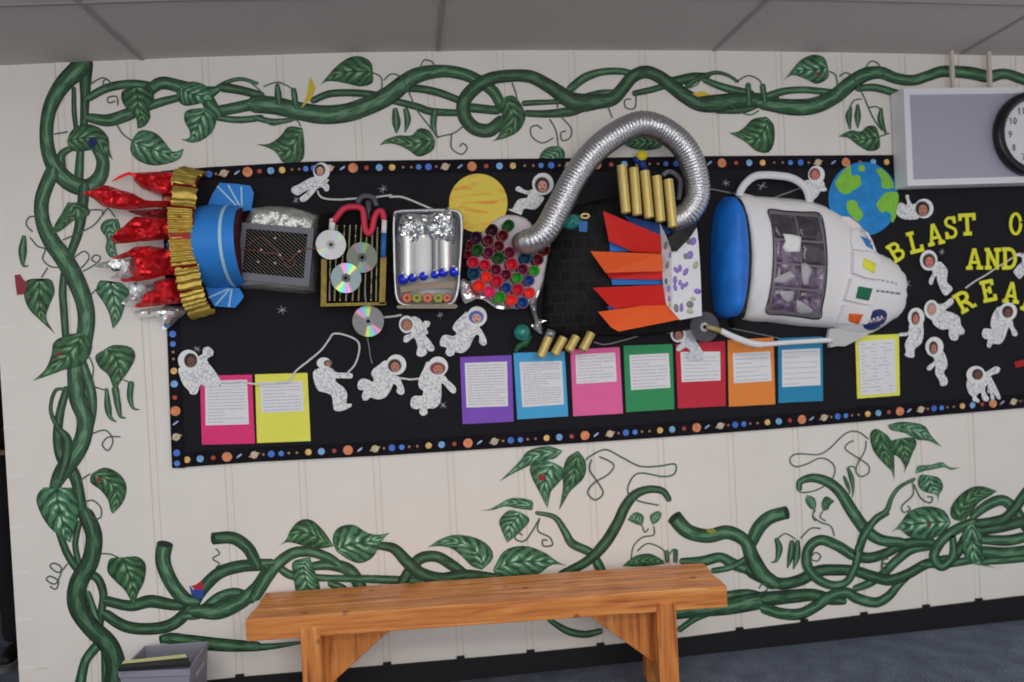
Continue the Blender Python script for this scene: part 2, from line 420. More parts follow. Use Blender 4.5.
def pod(tile, pts): vine(tile, pts, name='painted_pod', mt=POD)
ta, tb, tcc, tdd = (0, 0, 3.988), (0, 171, 3.988), (0, 342, 3.988), (0, 511, 3.988)
t2, t3, t4 = (256, 0, 3.988), (512, 0, 3.988), (768, 0, 3.988)
te, tf, tg = (256, 511, 3.988), (512, 511, 3.988), (768, 511, 3.988)
tz, tj, tk, th = (30, 60, 4.87), (340, 420, 2.603), (760, 420, 6.82), (860, 400, 3.787)
for tile, data in (
    (tz, [[(270, 20, 75), (268, 180, 48), (262, 320, 40)], [(213, 140, 22), (215, 250, 25), (225, 340, 24)], [(245, 450, 40), (240, 530, 45), (235, 610, 50)],
          [(150, 520, 50), (155, 460, 40), (210, 425, 30)], [(235, 45, 100), (155, 125, 85), (100, 225, 72), (80, 340, 68), (90, 450, 72), (130, 535, 82), (200, 600, 85), (280, 620, 85), (340, 570, 75), (355, 495, 65), (330, 430, 60)]]),
    (tb, [[(335, 70, 45), (325, 170, 45), (310, 250, 40), (285, 320, 35), (258, 400, 30), (250, 480, 32), (255, 560, 32), (262, 660, 30)],
          [(205, 10, 60), (168, 110, 60), (170, 200, 60), (205, 280, 70), (255, 350, 75), (300, 430, 75), (335, 520, 72), (345, 600, 70), (330, 700, 70)]]),
    (tcc, [[(265, 190, 30), (240, 280, 35), (230, 380, 40), (245, 460, 45), (290, 520, 50), (310, 580, 45), (325, 680, 50)],
           [(325, 80, 40), (362, 190, 40), (368, 280, 35), (345, 370, 40)],
           [(300, 60, 60), (300, 140, 65), (312, 230, 72), (340, 310, 68), (325, 400, 70), (275, 480, 75), (235, 540, 60), (210, 600, 35)],
           [(262, 188, 12), (220, 195, 15), (202, 270, 16), (230, 340, 22), (268, 390, 38), (262, 470, 40), (240, 540, 30)]]),
    (tdd, [[(235, 80, 30), (268, 170, 32), (320, 240, 36), (385, 265, 36), (412, 330, 34), (405, 400, 32), (395, 470, 30)], [(315, 50, 25), (300, 130, 25), (312, 200, 25)],
           [(350, 330, 25), (375, 400, 30), (395, 450, 28)], [(385, 540, 40), (340, 600, 38), (318, 700, 45)], [(418, 550, 32), (425, 690, 40)],
           [(430, 360, 42), (520, 378, 45), (600, 360, 52), (700, 375, 45), (760, 365, 40)],
           [(425, 415, 45), (500, 460, 48), (600, 470, 48), (690, 450, 50), (760, 385, 50), (800, 320, 50), (870, 250, 50), (950, 222, 50), (1040, 215, 48)],
           [(740, 420, 30), (800, 405, 45), (870, 345, 40), (940, 325, 38), (1000, 350, 40)],
           [(780, 400, 50), (870, 398, 70), (960, 360, 62), (1020, 310, 52), (1060, 250, 48)],
           [(345, 20, 65), (375, 100, 68), (360, 200, 72), (312, 290, 76), (310, 380, 80), (360, 460, 76), (430, 530, 80), (460, 610, 82), (455, 700, 82)]]),
    (te, [[(230, 220, 35), (300, 215, 46), (370, 235, 52), (410, 290, 52), (425, 340, 50)], [(90, 220, 30), (130, 252, 36), (200, 264, 34), (300, 268, 28), (400, 270, 32), (560, 275, 34), (650, 280, 30)],
          [(0, 335, 48), (70, 230, 48), (140, 172, 46), (210, 162, 42), (280, 182, 40), (320, 205, 35)],
          [(570, 310, 40), (612, 240, 45), (655, 190, 46), (720, 182, 45), (780, 215, 45), (830, 250, 38)],
          [(490, 138, 32), (550, 150, 42), (600, 200, 50), (655, 248, 52), (740, 270, 50), (840, 255, 45), (980, 265, 25)],
          [(300, 290, 30), (340, 310, 40), (360, 325, 30)], [(0, 210, 40), (60, 205, 30)], [(-10, 545, 32), (80, 538, 24), (175, 525, 12)]]),
    (tf, [[(100, 8, 16), (170, 25, 22), (210, 80, 30), (240, 130, 36), (310, 165, 36), (345, 215, 40), (358, 245, 36)],
          [(200, 252, 34), (300, 200, 40), (370, 130, 46), (420, 50, 44), (450, -15, 42), (490, -65, 38), (545, -86, 32), (600, -80, 28), (625, -48, 24)],
          [(680, 200, 26), (760, 200, 42), (830, 185, 40), (880, 210, 46), (945, 235, 42)], [(805, 238, 24), (870, 225, 26), (935, 190, 26)],
          [(860, 338, 38), (940, 330, 38), (1010, 345, 30)], [(670, 472, 24), (730, 430, 26), (800, 400, 30)],
          [(655, 405, 55), (760, 390, 65), (860, 380, 70), (960, 362, 72), (1024, 352, 66)],
          [(150, 435, 20), (220, 478, 30), (290, 492, 30), (350, 480, 25)],]),
    (tg, [[(0, 350, 60), (100, 340, 56), (180, 335, 50), (250, 352, 46), (300, 360, 30)], [(-10, 390, 45), (60, 410, 46), (130, 410, 46), (190, 380, 46), (250, 340, 46), (310, 325, 44), (360, 350, 44), (430, 365, 42), (480, 340, 38), (520, 295, 32), (570, 250, 25)],
          [(350, 308, 28), (400, 290, 34), (460, 250, 36), (510, 200, 38), (570, 155, 38), (640, 140, 36)],
          [(330, 172, 45), (400, 187, 44), (470, 168, 40), (550, 130, 42), (650, 125, 38)],
          [(125, -90, 22), (130, -118, 26), (180, -132, 36), (240, -115, 42), (290, -72, 46), (335, 0, 50), (390, 75, 50), (450, 115, 46), (530, 125, 40)],
          [(-60, 240, 60), (0, 275, 50), (60, 290, 48), (130, 275, 48), (200, 240, 48), (280, 235, 46), (350, 240, 44), (420, 262, 46), (490, 275, 46), (560, 250, 42), (630, 212, 40), (710, 190, 32)],
          [(330, 172, 44), (270, 135, 44), (210, 116, 42), (165, 145, 42), (155, 210, 42), (190, 265, 40), (250, 295, 36), (310, 285, 32), (345, 230, 32), (365, 150, 35), (390, 80, 35), (430, 35, 28), (475, 10, 20)]]),
    (th, [[(-5, 560, 30), (25, 500, 28), (60, 450, 28), (100, 420, 22), (120, 370, 17), (150, 330, 15), (205, 300, 13)],
          [(470, 575, 45), (560, 582, 50), (660, 565, 45), (760, 535, 42), (880, 560, 38), (1000, 520, 34), (1100, 545, 26)], [(470, 612, 28), (560, 605, 30), (660, 598, 26)], [(460, 528, 36), (560, 532, 42), (660, 518, 40), (780, 560, 38), (900, 500, 34), (1020, 530, 26)],
          [(430, 440, 30), (480, 400, 40), (540, 380, 42), (590, 420, 42), (640, 490, 42), (730, 540, 38), (840, 490, 32), (930, 440, 24)], [(470, 492, 40), (540, 480, 42), (640, 455, 40)],
          [(410, 472, 36), (520, 458, 40), (570, 430, 40), (650, 330, 42), (720, 300, 38), (780, 340, 32), (800, 400, 24)], [(240, 622, 30), (330, 620, 32), (430, 605, 30)], [(350, 600, 40), (380, 560, 42), (400, 520, 36)],
          [(420, 465, 36), (365, 490, 40), (310, 532, 40), (280, 590, 40), (310, 630, 38), (352, 592, 36), (352, 525, 26)]]),
    (ta, [[(360, 470, 38), (430, 480, 50), (500, 460, 52), (570, 430, 42), (650, 405, 35), (720, 388, 30)], [(355, 388, 34), (430, 350, 36), (520, 335, 36), (590, 342, 36)],
          [(850, 362, 22), (900, 330, 18), (960, 315, 16), (1024, 332, 14)], [(890, 348, 40), (960, 360, 36), (1040, 380, 32)],
          [(870, 470, 24), (950, 478, 28), (1040, 470, 26)], [(860, 445, 44), (940, 430, 46), (1060, 405, 50)], [(820, 380, 50), (840, 420, 55), (865, 450, 40)],
          [(590, 365, 48), (640, 332, 52), (700, 340, 52), (760, 362, 66), (810, 375, 70), (860, 360, 34)]]),
    (t2, [[(230, 400, 28), (290, 375, 30), (370, 370, 30), (450, 375, 30), (520, 388, 30)], [(590, 352, 30), (660, 355, 32), (730, 370, 32), (810, 400, 30)],
          [(550, 402, 28), (640, 425, 30), (700, 445, 32), (800, 450, 28)], [(860, 430, 38), (960, 440, 36)],
          [(0, 470, 24), (70, 485, 24), (140, 478, 18)],
          [(0, 415, 72), (80, 422, 72), (160, 440, 72), (260, 457, 76), (360, 450, 76), (450, 420, 76), (530, 380, 76), (590, 332, 70), (640, 302, 64), (700, 287, 56), (770, 285, 50), (840, 300, 50), (900, 330, 48), (950, 370, 46), (980, 430, 40)],
          [(1040, 302, 48), (950, 310, 52), (880, 345, 56), (832, 400, 56), (830, 460, 56), (870, 510, 56), (930, 520, 56), (975, 485, 50)]]),
    (t3, [[(50, 412, 24), (120, 408, 22), (210, 405, 20)], [(60, 452, 28), (140, 454, 32), (230, 445, 40), (285, 428, 34)], [(235, 352, 34), (290, 310, 36), (360, 287, 30), (440, 285, 28), (490, 300, 26)],
          [(290, 388, 30), (360, 372, 30), (440, 372, 28)], [(490, 372, 24), (560, 357, 26), (610, 342, 26)], [(640, 325, 36), (720, 310, 42), (780, 302, 24)],
          [(700, 342, 22), (750, 310, 20), (810, 290, 16), (860, 300, 14), (900, 325, 12)], [(770, 320, 24), (850, 350, 32), (950, 375, 36)], [(820, 442, 24), (920, 440, 26), (980, 420, 20)],
          [(-30, 302, 48), (70, 305, 52), (150, 345, 56), (220, 392, 66), (270, 410, 76), (340, 405, 62), (400, 395, 56), (440, 355, 52), (480, 307, 52), (530, 287, 52), (580, 302, 52), (630, 337, 56), (690, 382, 60), (750, 412, 66), (820, 412, 72), (900, 400, 62), (1040, 400, 56)]]),
    (t4, [[(-10, 388, 34), (60, 365, 30), (140, 358, 28), (220, 365, 28), (300, 372, 24)], [(360, 352, 28), (430, 350, 32), (520, 375, 32)],
          [(-20, 412, 52), (100, 428, 66), (190, 420, 66), (270, 382, 62), (330, 332, 60), (390, 297, 56), (450, 290, 50), (510, 312, 46), (580, 320, 44), (640, 302, 44), (700, 285, 46), (800, 290, 50), (880, 305, 50), (950, 295, 42), (1060, 325, 45), (1180, 300, 46), (1300, 335, 42), (1430, 300, 38), (1560, 330, 28)]])):
    for pts in data: vine(tile, pts)
vine(tdd, [(658, 132, 64), (650, 200, 62), (680, 280, 60), (730, 345, 58), (775, 360, 40)], cut=False)
vine(tf, [(955, 125, 50), (985, 65, 55), (1030, 25, 55), (1096, 6, 52)], cut=True)
vine(tdd, [(850, 110, 48), (930, 108, 50), (990, 150, 50), (1020, 210, 48)], cut=False)
vine(tf, [(648, 25, 62), (700, 80, 60), (780, 100, 56), (860, 85, 56), (930, 120, 52), (960, 190, 62), (1000, 255, 62), (1040, 285, 58)], cut=False)
vine(tdd, [(640, 512, 30), (680, 508, 46), (750, 520, 55), (900, 535, 52), (1024, 540, 40)], cut=False)
for tile, A, B, *k in (
    (ta, [(525, 560), (560, 520), (620, 530), (660, 570), (690, 605), (732, 592)], [(525, 560), (520, 600), (550, 640), (610, 660), (680, 650), (720, 630), (732, 592)]),
    (ta, [(815, 430), (860, 460), (855, 510), (820, 550), (770, 570), (720, 555)], [(815, 430), (745, 440), (735, 480), (755, 520), (755, 550), (720, 555)]),
    (ta, [(540, 350), (600, 345), (615, 390), (595, 430), (600, 470), (575, 505), (548, 512)], [(540, 350), (490, 360), (485, 400), (510, 440), (542, 470), (548, 512)]),
    (ta, [(725, 340), (770, 325), (825, 345), (845, 395)], [(725, 340), (703, 380), (730, 420), (790, 415), (845, 395)]),
    (tz, [(180, 400), (200, 345), (260, 312), (330, 325), (380, 375), (388, 440), (405, 490)], [(180, 400), (200, 440), (250, 445), (310, 440), (350, 462), (385, 470), (405, 490)]),
    (t2, [(465, 290), (460, 250), (420, 225), (370, 230), (320, 265), (280, 310), (255, 340)], [(465, 290), (465, 330), (420, 345), (370, 335), (320, 325), (280, 325), (255, 340)]),
    (t2, [(185, 510), (130, 505), (95, 545), (50, 573), (0, 575)], [(185, 510), (192, 560), (190, 630), (150, 660), (110, 650), (70, 600), (0, 575)]),
    (t2, [(715, 560), (690, 520), (650, 512), (620, 540), (570, 540), (520, 555), (492, 580)], [(715, 560), (705, 600), (650, 625), (610, 600), (570, 580), (530, 572), (492, 580)]),
    (t2, [(985, 390), (1024, 380), (1060, 420), (1075, 470), (1050, 520), (1010, 545), (940, 565)], [(985, 390), (970, 430), (985, 470), (975, 520), (960, 550), (940, 565)]),
    (t3, [(190, 582), (210, 605), (205, 640), (160, 660), (105, 650)], [(190, 582), (150, 585), (120, 605), (110, 625), (105, 650)]),
    (t3, [(610, 560), (580, 545), (520, 530), (470, 540), (440, 572)], [(610, 560), (590, 590), (530, 600), (480, 592), (440, 572)]),
    (t3, [(1015, 465), (960, 475), (930, 505), (900, 525), (865, 530)], [(1015, 465), (1045, 500), (1045, 570), (1020, 610), (970, 600), (930, 565), (865, 530)]),
    (t4, [(240, 270), (225, 230), (180, 218), (130, 240), (95, 280), (62, 320)], [(240, 270), (240, 310), (195, 335), (150, 315), (100, 300), (62, 320)], None, (198, 295)),
    (t4, [(445, 545), (430, 505), (395, 503), (370, 525), (330, 520), (280, 545)], [(445, 545), (445, 590), (405, 603), (360, 580), (320, 550), (280, 545)]),
    (tb, [(160, 440), (200, 430), (218, 480), (195, 540), (185, 590), (220, 650)], [(160, 440), (110, 432), (95, 490), (115, 550), (165, 600), (220, 650)]),
    (tb, [(440, 450), (480, 445), (515, 480), (500, 530), (480, 590), (450, 630)], [(440, 450), (400, 435), (383, 480), (410, 520), (435, 570), (450, 630)]),
    (tb, [(470, 190), (480, 240), (460, 290), (470, 340)], [(470, 190), (420, 195), (400, 230), (425, 270), (420, 310), (440, 345), (470, 340)]),
    (tb, [(270, 125), (330, 130), (362, 165), (330, 190), (290, 200), (240, 240), (205, 250)], [(270, 125), (245, 170), (220, 210), (205, 250)]),
    (tcc, [(320, -35), (270, -30), (215, 0), (205, 50), (180, 110), (130, 155)], [(320, -35), (365, -10), (360, 50), (320, 95), (260, 110), (190, 135), (130, 155)], None, (232, 48)),
    (tcc, [(420, 30), (450, 12), (520, 20), (540, 60), (510, 120), (480, 160), (460, 200)], [(420, 30), (380, 55), (395, 100), (430, 130), (445, 165), (460, 200)]),
    (tcc, [(365, 525), (420, 500), (480, 530), (505, 580), (490, 640), (450, 685)], [(365, 525), (360, 560), (400, 590), (430, 630), (440, 670), (450, 685)], None, (395, 550)),
    (tcc, [(235, 595), (280, 580), (310, 610), (315, 680), (300, 740), (280, 800)], [(235, 595), (180, 578), (145, 620), (160, 680), (190, 730), (220, 760), (280, 800)]),
    (tdd, [(485, 195), (540, 180), (580, 210), (575, 280), (550, 330), (535, 385)], [(485, 195), (440, 188), (428, 240), (460, 280), (500, 320), (535, 385)]),
    (te, [(310, 140), (270, 80), (220, 35), (170, 40), (135, 80), (120, 115), (85, 145)], [(310, 140), (260, 150), (210, 145), (160, 130), (120, 125), (85, 145)]),
    (te, [(320, 160), (305, 110), (330, 65), (390, 55), (440, 85), (490, 95), (535, 85)], [(320, 160), (370, 195), (420, 208), (470, 180), (500, 120), (535, 85)]),
    (te, [(900, 235), (945, 190), (930, 140), (870, 105), (790, 95), (730, 115), (685, 145)], [(900, 235), (860, 220), (820, 180), (780, 150), (730, 140), (685, 145)]),
    (te, [(945, 235), (980, 170), (1020, 145), (1080, 140), (1150, 165), (1200, 200), (1240, 218)], [(945, 235), (970, 265), (1050, 262), (1120, 255), (1180, 215), (1240, 218)]),
    (te, [(215, 185), (150, 200), (145, 240), (160, 330)], [(215, 185), (235, 240), (255, 300), (250, 330)]),
    (tj, [(580, 80), (540, 68), (490, 80), (470, 105), (440, 135), (415, 160)], [(580, 80), (560, 100), (520, 108), (480, 125), (450, 140), (415, 160)]),
    (tj, [(620, 80), (590, 100), (580, 140), (580, 180), (570, 235)], [(620, 80), (640, 110), (635, 150), (600, 185), (585, 210), (570, 235)]),
    (tj, [(560, 112), (530, 105), (495, 120), (500, 150), (520, 190), (540, 230)], [(560, 112), (590, 135), (568, 165), (550, 185), (545, 205), (540, 230)], None, (525, 150)),
    (tj, [(500, 235), (500, 210), (450, 203), (420, 215), (390, 232), (360, 235)], [(500, 235), (460, 230), (430, 225), (395, 235), (360, 235)]),
    (tj, [(470, 240), (440, 235), (415, 260), (420, 285), (435, 320)], [(470, 240), (494, 260), (465, 295), (435, 320)]),
    (tf, [(440, 220), (490, 180), (550, 170), (600, 195), (610, 210)], [(440, 220), (500, 222), (560, 218), (610, 210)]),
    (tf, [(520, 60), (525, 20), (490, 5), (460, 35)], [(520, 60), (490, 50), (460, 35)]), (tf, [(560, 55), (550, 20), (580, 0), (598, 10)], [(560, 55), (585, 40), (598, 10)]),
    (th, [(85, 120), (60, 108), (38, 130), (50, 190), (90, 240), (120, 270), (130, 305)], [(85, 120), (110, 140), (125, 180), (130, 220), (130, 305)]),
    (th, [(105, 95), (160, 82), (240, 95), (270, 135), (310, 178)], [(105, 95), (120, 115), (170, 125), (215, 150), (260, 155), (310, 178)]),
    (th, [(150, 145), (110, 160), (120, 200), (150, 220), (170, 260), (155, 300)], [(150, 145), (200, 142), (215, 165), (200, 200), (180, 250), (155, 300)]),
    (th, [(210, 280), (220, 250), (270, 245), (310, 235), (340, 255), (380, 255)], [(210, 280), (240, 270), (280, 262), (320, 255), (345, 265), (380, 255)]),
    (th, [(262, 285), (228, 285), (222, 325), (250, 350), (290, 360), (295, 395)], [(262, 285), (300, 295), (315, 330), (300, 360), (295, 395)]),
    (th, [(345, 465), (320, 420), (260, 402), (190, 420), (150, 470), (120, 500)], [(345, 465), (320, 500), (260, 528), (190, 520), (150, 490), (120, 500)], None, (262, 473)),
    (th, [(395, 460), (350, 450), (345, 405), (390, 350), (450, 325), (520, 345)], [(395, 460), (420, 430), (450, 390), (490, 365), (520, 345)]),
    (th, [(430, 468), (395, 475), (385, 530), (395, 590), (430, 620), (550, 640)], [(430, 468), (460, 510), (465, 570), (470, 620), (550, 640)]),
    (tk, [(320, 510), (310, 550), (340, 600), (370, 615)], [(320, 510), (370, 530), (385, 580), (370, 615)]), (tk, [(430, 620), (420, 570), (450, 520), (510, 555)], [(430, 620), (465, 610), (480, 580), (510, 555)])):
    leaf(tile, A, B, *k)
for tile, pts in ((t2, [(555, 440, 22), (560, 490, 34), (560, 530, 6)], ), (t2, [(598, 440, 22), (605, 480, 26), (595, 525, 6)]), (t2, [(712, 450, 26), (708, 500, 24), (722, 548, 6)]), (t4, [(330, 430, 12), (322, 465, 26), (328, 515, 6)]),
    (t4, [(358, 420, 12), (358, 465, 26), (358, 508, 6)], ), (t4, [(452, 435, 12), (450, 480, 26), (472, 535, 6)]), (tcc, [(425, 190, 14), (430, 260, 28), (440, 300, 16), (462, 318, 5)]), (tcc, [(460, 190, 30), (470, 250, 26), (480, 295, 14), (500, 303, 5)]),
    (tcc, [(522, 168, 26), (518, 220, 24), (530, 262, 12), (555, 270, 4)]), (tg, [(35, 115, 18), (45, 150, 28), (35, 195, 14), (15, 205, 5)]), (tg, [(95, 125, 20), (90, 180, 26), (78, 225, 6)]), (tg, [(118, 125, 20), (115, 180, 28), (102, 230, 6)]),
    (tk, [(605, 340, 24), (625, 400, 34), (635, 480, 16), (628, 525, 8)]), (tk, [(575, 390, 20), (595, 440, 26), (612, 490, 12), (602, 508, 6)]), (tf, [(617, 165, 20), (620, 198, 18)]), (tf, [(652, 160, 20), (652, 198, 18)]),
    (t2, [(85, 340, 16), (88, 375, 28), (92, 410, 22)]), (t2, [(150, 360, 22), (155, 395, 24), (160, 425, 14)]), (t3, [(942, 340, 22), (946, 410, 24)]), (t3, [(1000, 345, 24), (1008, 405, 22)]), (tb, [(95, 265, 18), (90, 320, 34), (92, 375, 12), (112, 378, 5)])):
    pod(tile, pts)
for tile, pts in ((t2, [(655, 270), (670, 240), (700, 245), (715, 265)]), (t2, [(465, 290), (500, 310), (500, 360)]), (t2, [(510, 320), (540, 295), (580, 310), (610, 370), (650, 450), (730, 550)]), (t2, [(730, 545), (790, 530), (830, 500)]),
    (t2, [(780, 535), (780, 590), (820, 615), (842, 590), (825, 572), (812, 585)]), (t2, [(30, 345), (85, 328), (130, 345), (155, 365)]), (t3, [(150, 475), (175, 520), (185, 585)]), (t3, [(185, 400), (185, 450), (235, 510), (230, 550), (200, 560), (195, 530), (215, 522)]),
    (t3, [(165, 550), (120, 570), (80, 545), (75, 510), (100, 500), (120, 515)]), (t3, [(385, 430), (400, 470)]), (t3, [(495, 380), (490, 430), (455, 430), (450, 400), (475, 395)]), (t3, [(0, 330), (15, 370), (20, 400)]), (t3, [(890, 330), (940, 302), (985, 318), (1000, 345)]),
    (t2, [(25, 470), (60, 498), (110, 490), (160, 478), (178, 505)]), (t2, [(-20, 330), (20, 365), (35, 385)]), (t3, [(810, 388), (850, 400), (900, 440), (950, 458), (985, 440)]), (t3, [(760, 300), (740, 335), (705, 352)]),
    (t4, [(245, 285), (270, 300), (278, 350)]), (t4, [(285, 305), (310, 290), (340, 310), (380, 380), (420, 470), (455, 520)]), (t4, [(390, 270), (410, 245), (440, 255), (470, 315)]), (t4, [(445, 545), (485, 530)]), (t4, [(325, 430), (345, 400), (375, 395)]), (t4, [(400, 430), (430, 425), (455, 440)]),
    (ta, [(360, 335), (410, 310), (445, 335), (430, 348), (410, 330), (425, 312)]), (ta, [(465, 495), (490, 535), (525, 560)]), (ta, [(470, 420), (465, 385), (430, 390), (435, 410), (460, 402)]), (ta, [(215, 535), (270, 525)]),
    (tb, [(150, 180), (115, 185), (105, 215), (130, 242)]), (tb, [(360, 155), (410, 160), (380, 210), (330, 240), (250, 275)]), (tb, [(410, 175), (430, 150), (460, 185)]), (tb, [(120, 265), (150, 300), (180, 312), (170, 350), (200, 380), (240, 385)]), (tb, [(190, 385), (165, 425)]),
    (tb, [(295, 345), (335, 320), (355, 345), (325, 385), (290, 400)]), (tb, [(330, 400), (380, 372), (400, 345), (380, 335), (365, 352), (382, 365)]), (tb, [(360, 495), (385, 470)]), (tb, [(455, 400), (470, 385), (445, 375), (450, 395), (480, 395)]),
    (tcc, [(350, 50), (372, 100), (370, 170), (420, 192)]), (tcc, [(490, 150), (525, 165)]), (tcc, [(368, 365), (420, 352), (450, 390), (432, 432), (408, 410), (430, 380), (480, 378)]), (tcc, [(318, 552), (360, 525)]), (tcc, [(330, 640), (370, 632), (402, 662), (400, 700), (370, 700), (350, 660)]),
    (tdd, [(400, 170), (440, 172), (475, 188)]), (tdd, [(270, 210), (235, 245), (200, 222), (215, 208), (245, 230), (222, 290), (185, 275), (200, 260), (232, 280), (222, 312), (198, 300)]), (tdd, [(860, 150), (875, 170), (848, 190), (875, 210), (860, 225)]),
    (tj, [(640, 105), (650, 95), (690, 77), (730, 95), (780, 120), (830, 120), (872, 115), (870, 140), (840, 147), (780, 138), (755, 160), (750, 190), (775, 210), (830, 222)]), (tj, [(675, 95), (712, 115), (700, 140), (660, 165), (645, 190), (665, 208), (685, 190), (670, 160), (650, 130), (655, 102)]),
    (tj, [(520, 255), (500, 290), (480, 315), (457, 310), (460, 292), (475, 300)]), (tj, [(520, 255), (515, 288), (545, 305), (553, 325), (530, 328), (528, 312), (540, 314)]),
    (tf, [(475, 190), (485, 140), (520, 105), (565, 95), (565, 60)]), (tf, [(500, 160), (540, 130), (590, 145), (615, 170)]), (tf, [(520, 60), (530, 85), (545, 70)]), (tf, [(630, 172), (645, 152), (662, 175)]),
    (tk, [(740, 130), (680, 85), (620, 78), (560, 110), (480, 190), (400, 235), (260, 230), (210, 255), (210, 295), (250, 318), (320, 300), (400, 262), (460, 270), (505, 310), (510, 360), (490, 410)]), (tk, [(440, 450), (380, 480), (300, 495), (265, 485)]),
    (tk, [(640, 140), (600, 160), (585, 200), (680, 265), (740, 310), (740, 360), (690, 385), (655, 350), (670, 290), (715, 210), (725, 140)]), (tk, [(655, 330), (620, 315), (590, 335)]), (tk, [(370, 615), (360, 660), (380, 690)]), (tk, [(430, 620), (410, 660), (450, 690)]),
    (tg, [(190, -5), (180, 20), (210, 45), (250, 60), (265, 100)]), (tg, [(210, 70), (170, 70), (130, 110)]), (tg, [(40, 110), (70, 90), (110, 112)]), (tg, [(165, 190), (195, 200), (210, 180), (190, 165), (175, 180)]), (tg, [(480, 190), (455, 200), (455, 240), (472, 235), (475, 210), (460, 212)]), (tf, [(985, 310), (1000, 290), (1020, 310), (1005, 322)]),
    (th, [(200, 310), (200, 360), (160, 400), (165, 425), (190, 415), (180, 400)]), (th, [(205, 320), (230, 370), (265, 390), (275, 370), (255, 365)]), (th, [(105, 600), (90, 600), (85, 640), (100, 645), (105, 625), (92, 620)])):
    tend(tile, pts, 5.5 if 3 < tile[2] < 5 else (4 if tile[2] < 3 else 9))
def paint(tile, pts, col, name): plate(name, T(tile, pts), nextlay(), .0004, mat('paint_%d_%d_%d' % tuple(int(c * 255) for c in col[:3]), col, .6), wall)
blot(tz, (308, 405), 22, 26, C(24, 36, 88), 'painted_butterfly')
paint(tb, [(58, 415), (80, 412), (92, 432), (108, 445), (98, 490), (68, 495), (62, 455)], C(128, 44, 58), 'painted_butterfly')
paint(tdd, [(762, 300), (785, 292), (805, 275), (812, 315), (790, 322)], C(165, 30, 48), 'painted_bug'); paint(tdd, [(755, 295), (770, 315), (815, 312), (810, 345), (785, 352), (760, 325)], C(38, 66, 140), 'painted_bug')
paint(t2, [(215, 305), (237, 350), (222, 392), (180, 432), (203, 380)], C(196, 170, 44), 'painted_butterfly'); paint(t3, [(718, 374), (762, 362), (790, 378), (742, 386)], C(200, 170, 50), 'painted_butterfly')
blot(tf, (795, 80), 18, 10, C(130, 130, 50), 'painted_bug')

# ------------------------------------------------------------------ the notice board
board = thing('bulletin_board', W(600, 300, 0), 'long black paper bulletin board with a planet border covering the wall above the bench', 'bulletin board')
PAPER = mat('black_paper', C(22, 21, 26), .8, spec=.25, noise_s=3, noise_a=.12, bump=.5, bump_s=5)
TOP = [(161, 171), (210, 167), (310, 161.5), (450, 159.5), (575, 158), (710, 156), (890, 155), (1060, 154)]
BOT = [(172, 468), (256, 462), (384, 455.5), (512, 447.5), (640, 439), (768, 429.5), (900, 418.5), (1060, 405)]
plate('backing_paper', TOP + BOT[::-1], .008, .004, PAPER, board)
def yat(tab, x): return interp(tab, x)
PL = {'o': (C(196, 122, 84), 6), 'c': (C(150, 165, 205), 3), 'g': (C(176, 164, 150), 4.6), 'r': (C(156, 62, 46), 2.8), 'b': (C(58, 104, 190), 4.2), 's': (C(72, 122, 200), 3.4), 't': (C(150, 110, 86), 1.6), 'y': (C(206, 168, 100), 4), 'e': (C(110, 156, 200), 4.3)}
PK = list(PL); PM = [mat('planet_' + k, PL[k][0], .5, noise_s=60, noise_a=.3) for k in PK]
BORD = mat('border_black', C(15, 13, 20), .8, noise_s=12, noise_a=.5, spec=.2)
SEQ = [(0, 'o'), (.1, 'c'), (.225, 'g'), (.30, 't'), (.366, 'b'), (.448, 's'), (.51, 't'), (.578, 't'), (.672, 'y'), (.78, 'e'), (.886, 'r')]
def strip(outline, marks, off=.010):
    b = MB(); b.poly(outline, off, .0016, 0)
    for x, y, k in marks:
        q = W(x, y, off + .0005)
        if k == 'c': b.disc(q, .014, 14, .0004, 0, PK.index(k) + 1, .004, .6)
        else:
            b.disc(q, PL[k][1] * .78 / 236, 16, .0004, 0, PK.index(k) + 1)
            if k == 'g': b.disc(q - Vector((0, .0003, 0)), .023, 16, .0002, .019, PK.index('y') + 1, .006, .3)
    return b.build('border_strip', [BORD] + PM, board)
marks = []; OB = [105, 227, 348, 468, 585, 696.7, 802, 900, 993, 1085]
for a, c in zip(OB, OB[1:]):
    for f, k in SEQ:
        x = a + (c - a) * f
        if 178 < x < 1050: marks.append((x, yat(BOT, x) - 7.2, k))
strip([(x, y - 14.5) for x, y in BOT] + BOT[::-1], marks)
marks = []; OT = [142, 247.5, 353, 472, 597, 722, 846, 970, 1094]
for a, c in zip(OT, OT[1:]):
    for f, k in SEQ:
        x = c - (c - a) * f
        if 168 < x < 1050: marks.append((x, yat(TOP, x) + 7.0, k))
strip(TOP + [(x, y + 13.5) for x, y in TOP][::-1], marks)
marks = [(164.5 + (y - 190) * .035, y, k) for y, k in ((200, 'o'), (215, 'c'), (230, 'g'), (245, 'b'), (262, 's'), (300, 'e'), (318, 'r'), (334, 'b'), (344, 's'), (352, 't'), (359, 't'), (371, 'y'), (384, 'e'), (397.5, 'r'), (411, 'o'), (423, 'c'), (437, 'g'), (453, 'b'), (463.5, 's'))]
strip([(161, 171), (174, 171), (185, 468), (172, 468)], [(m_[0] + 3, m_[1], m_[2]) for m_ in marks], .0105)
CHALK = mat('chalk_silver', C(140, 138, 150), .5)
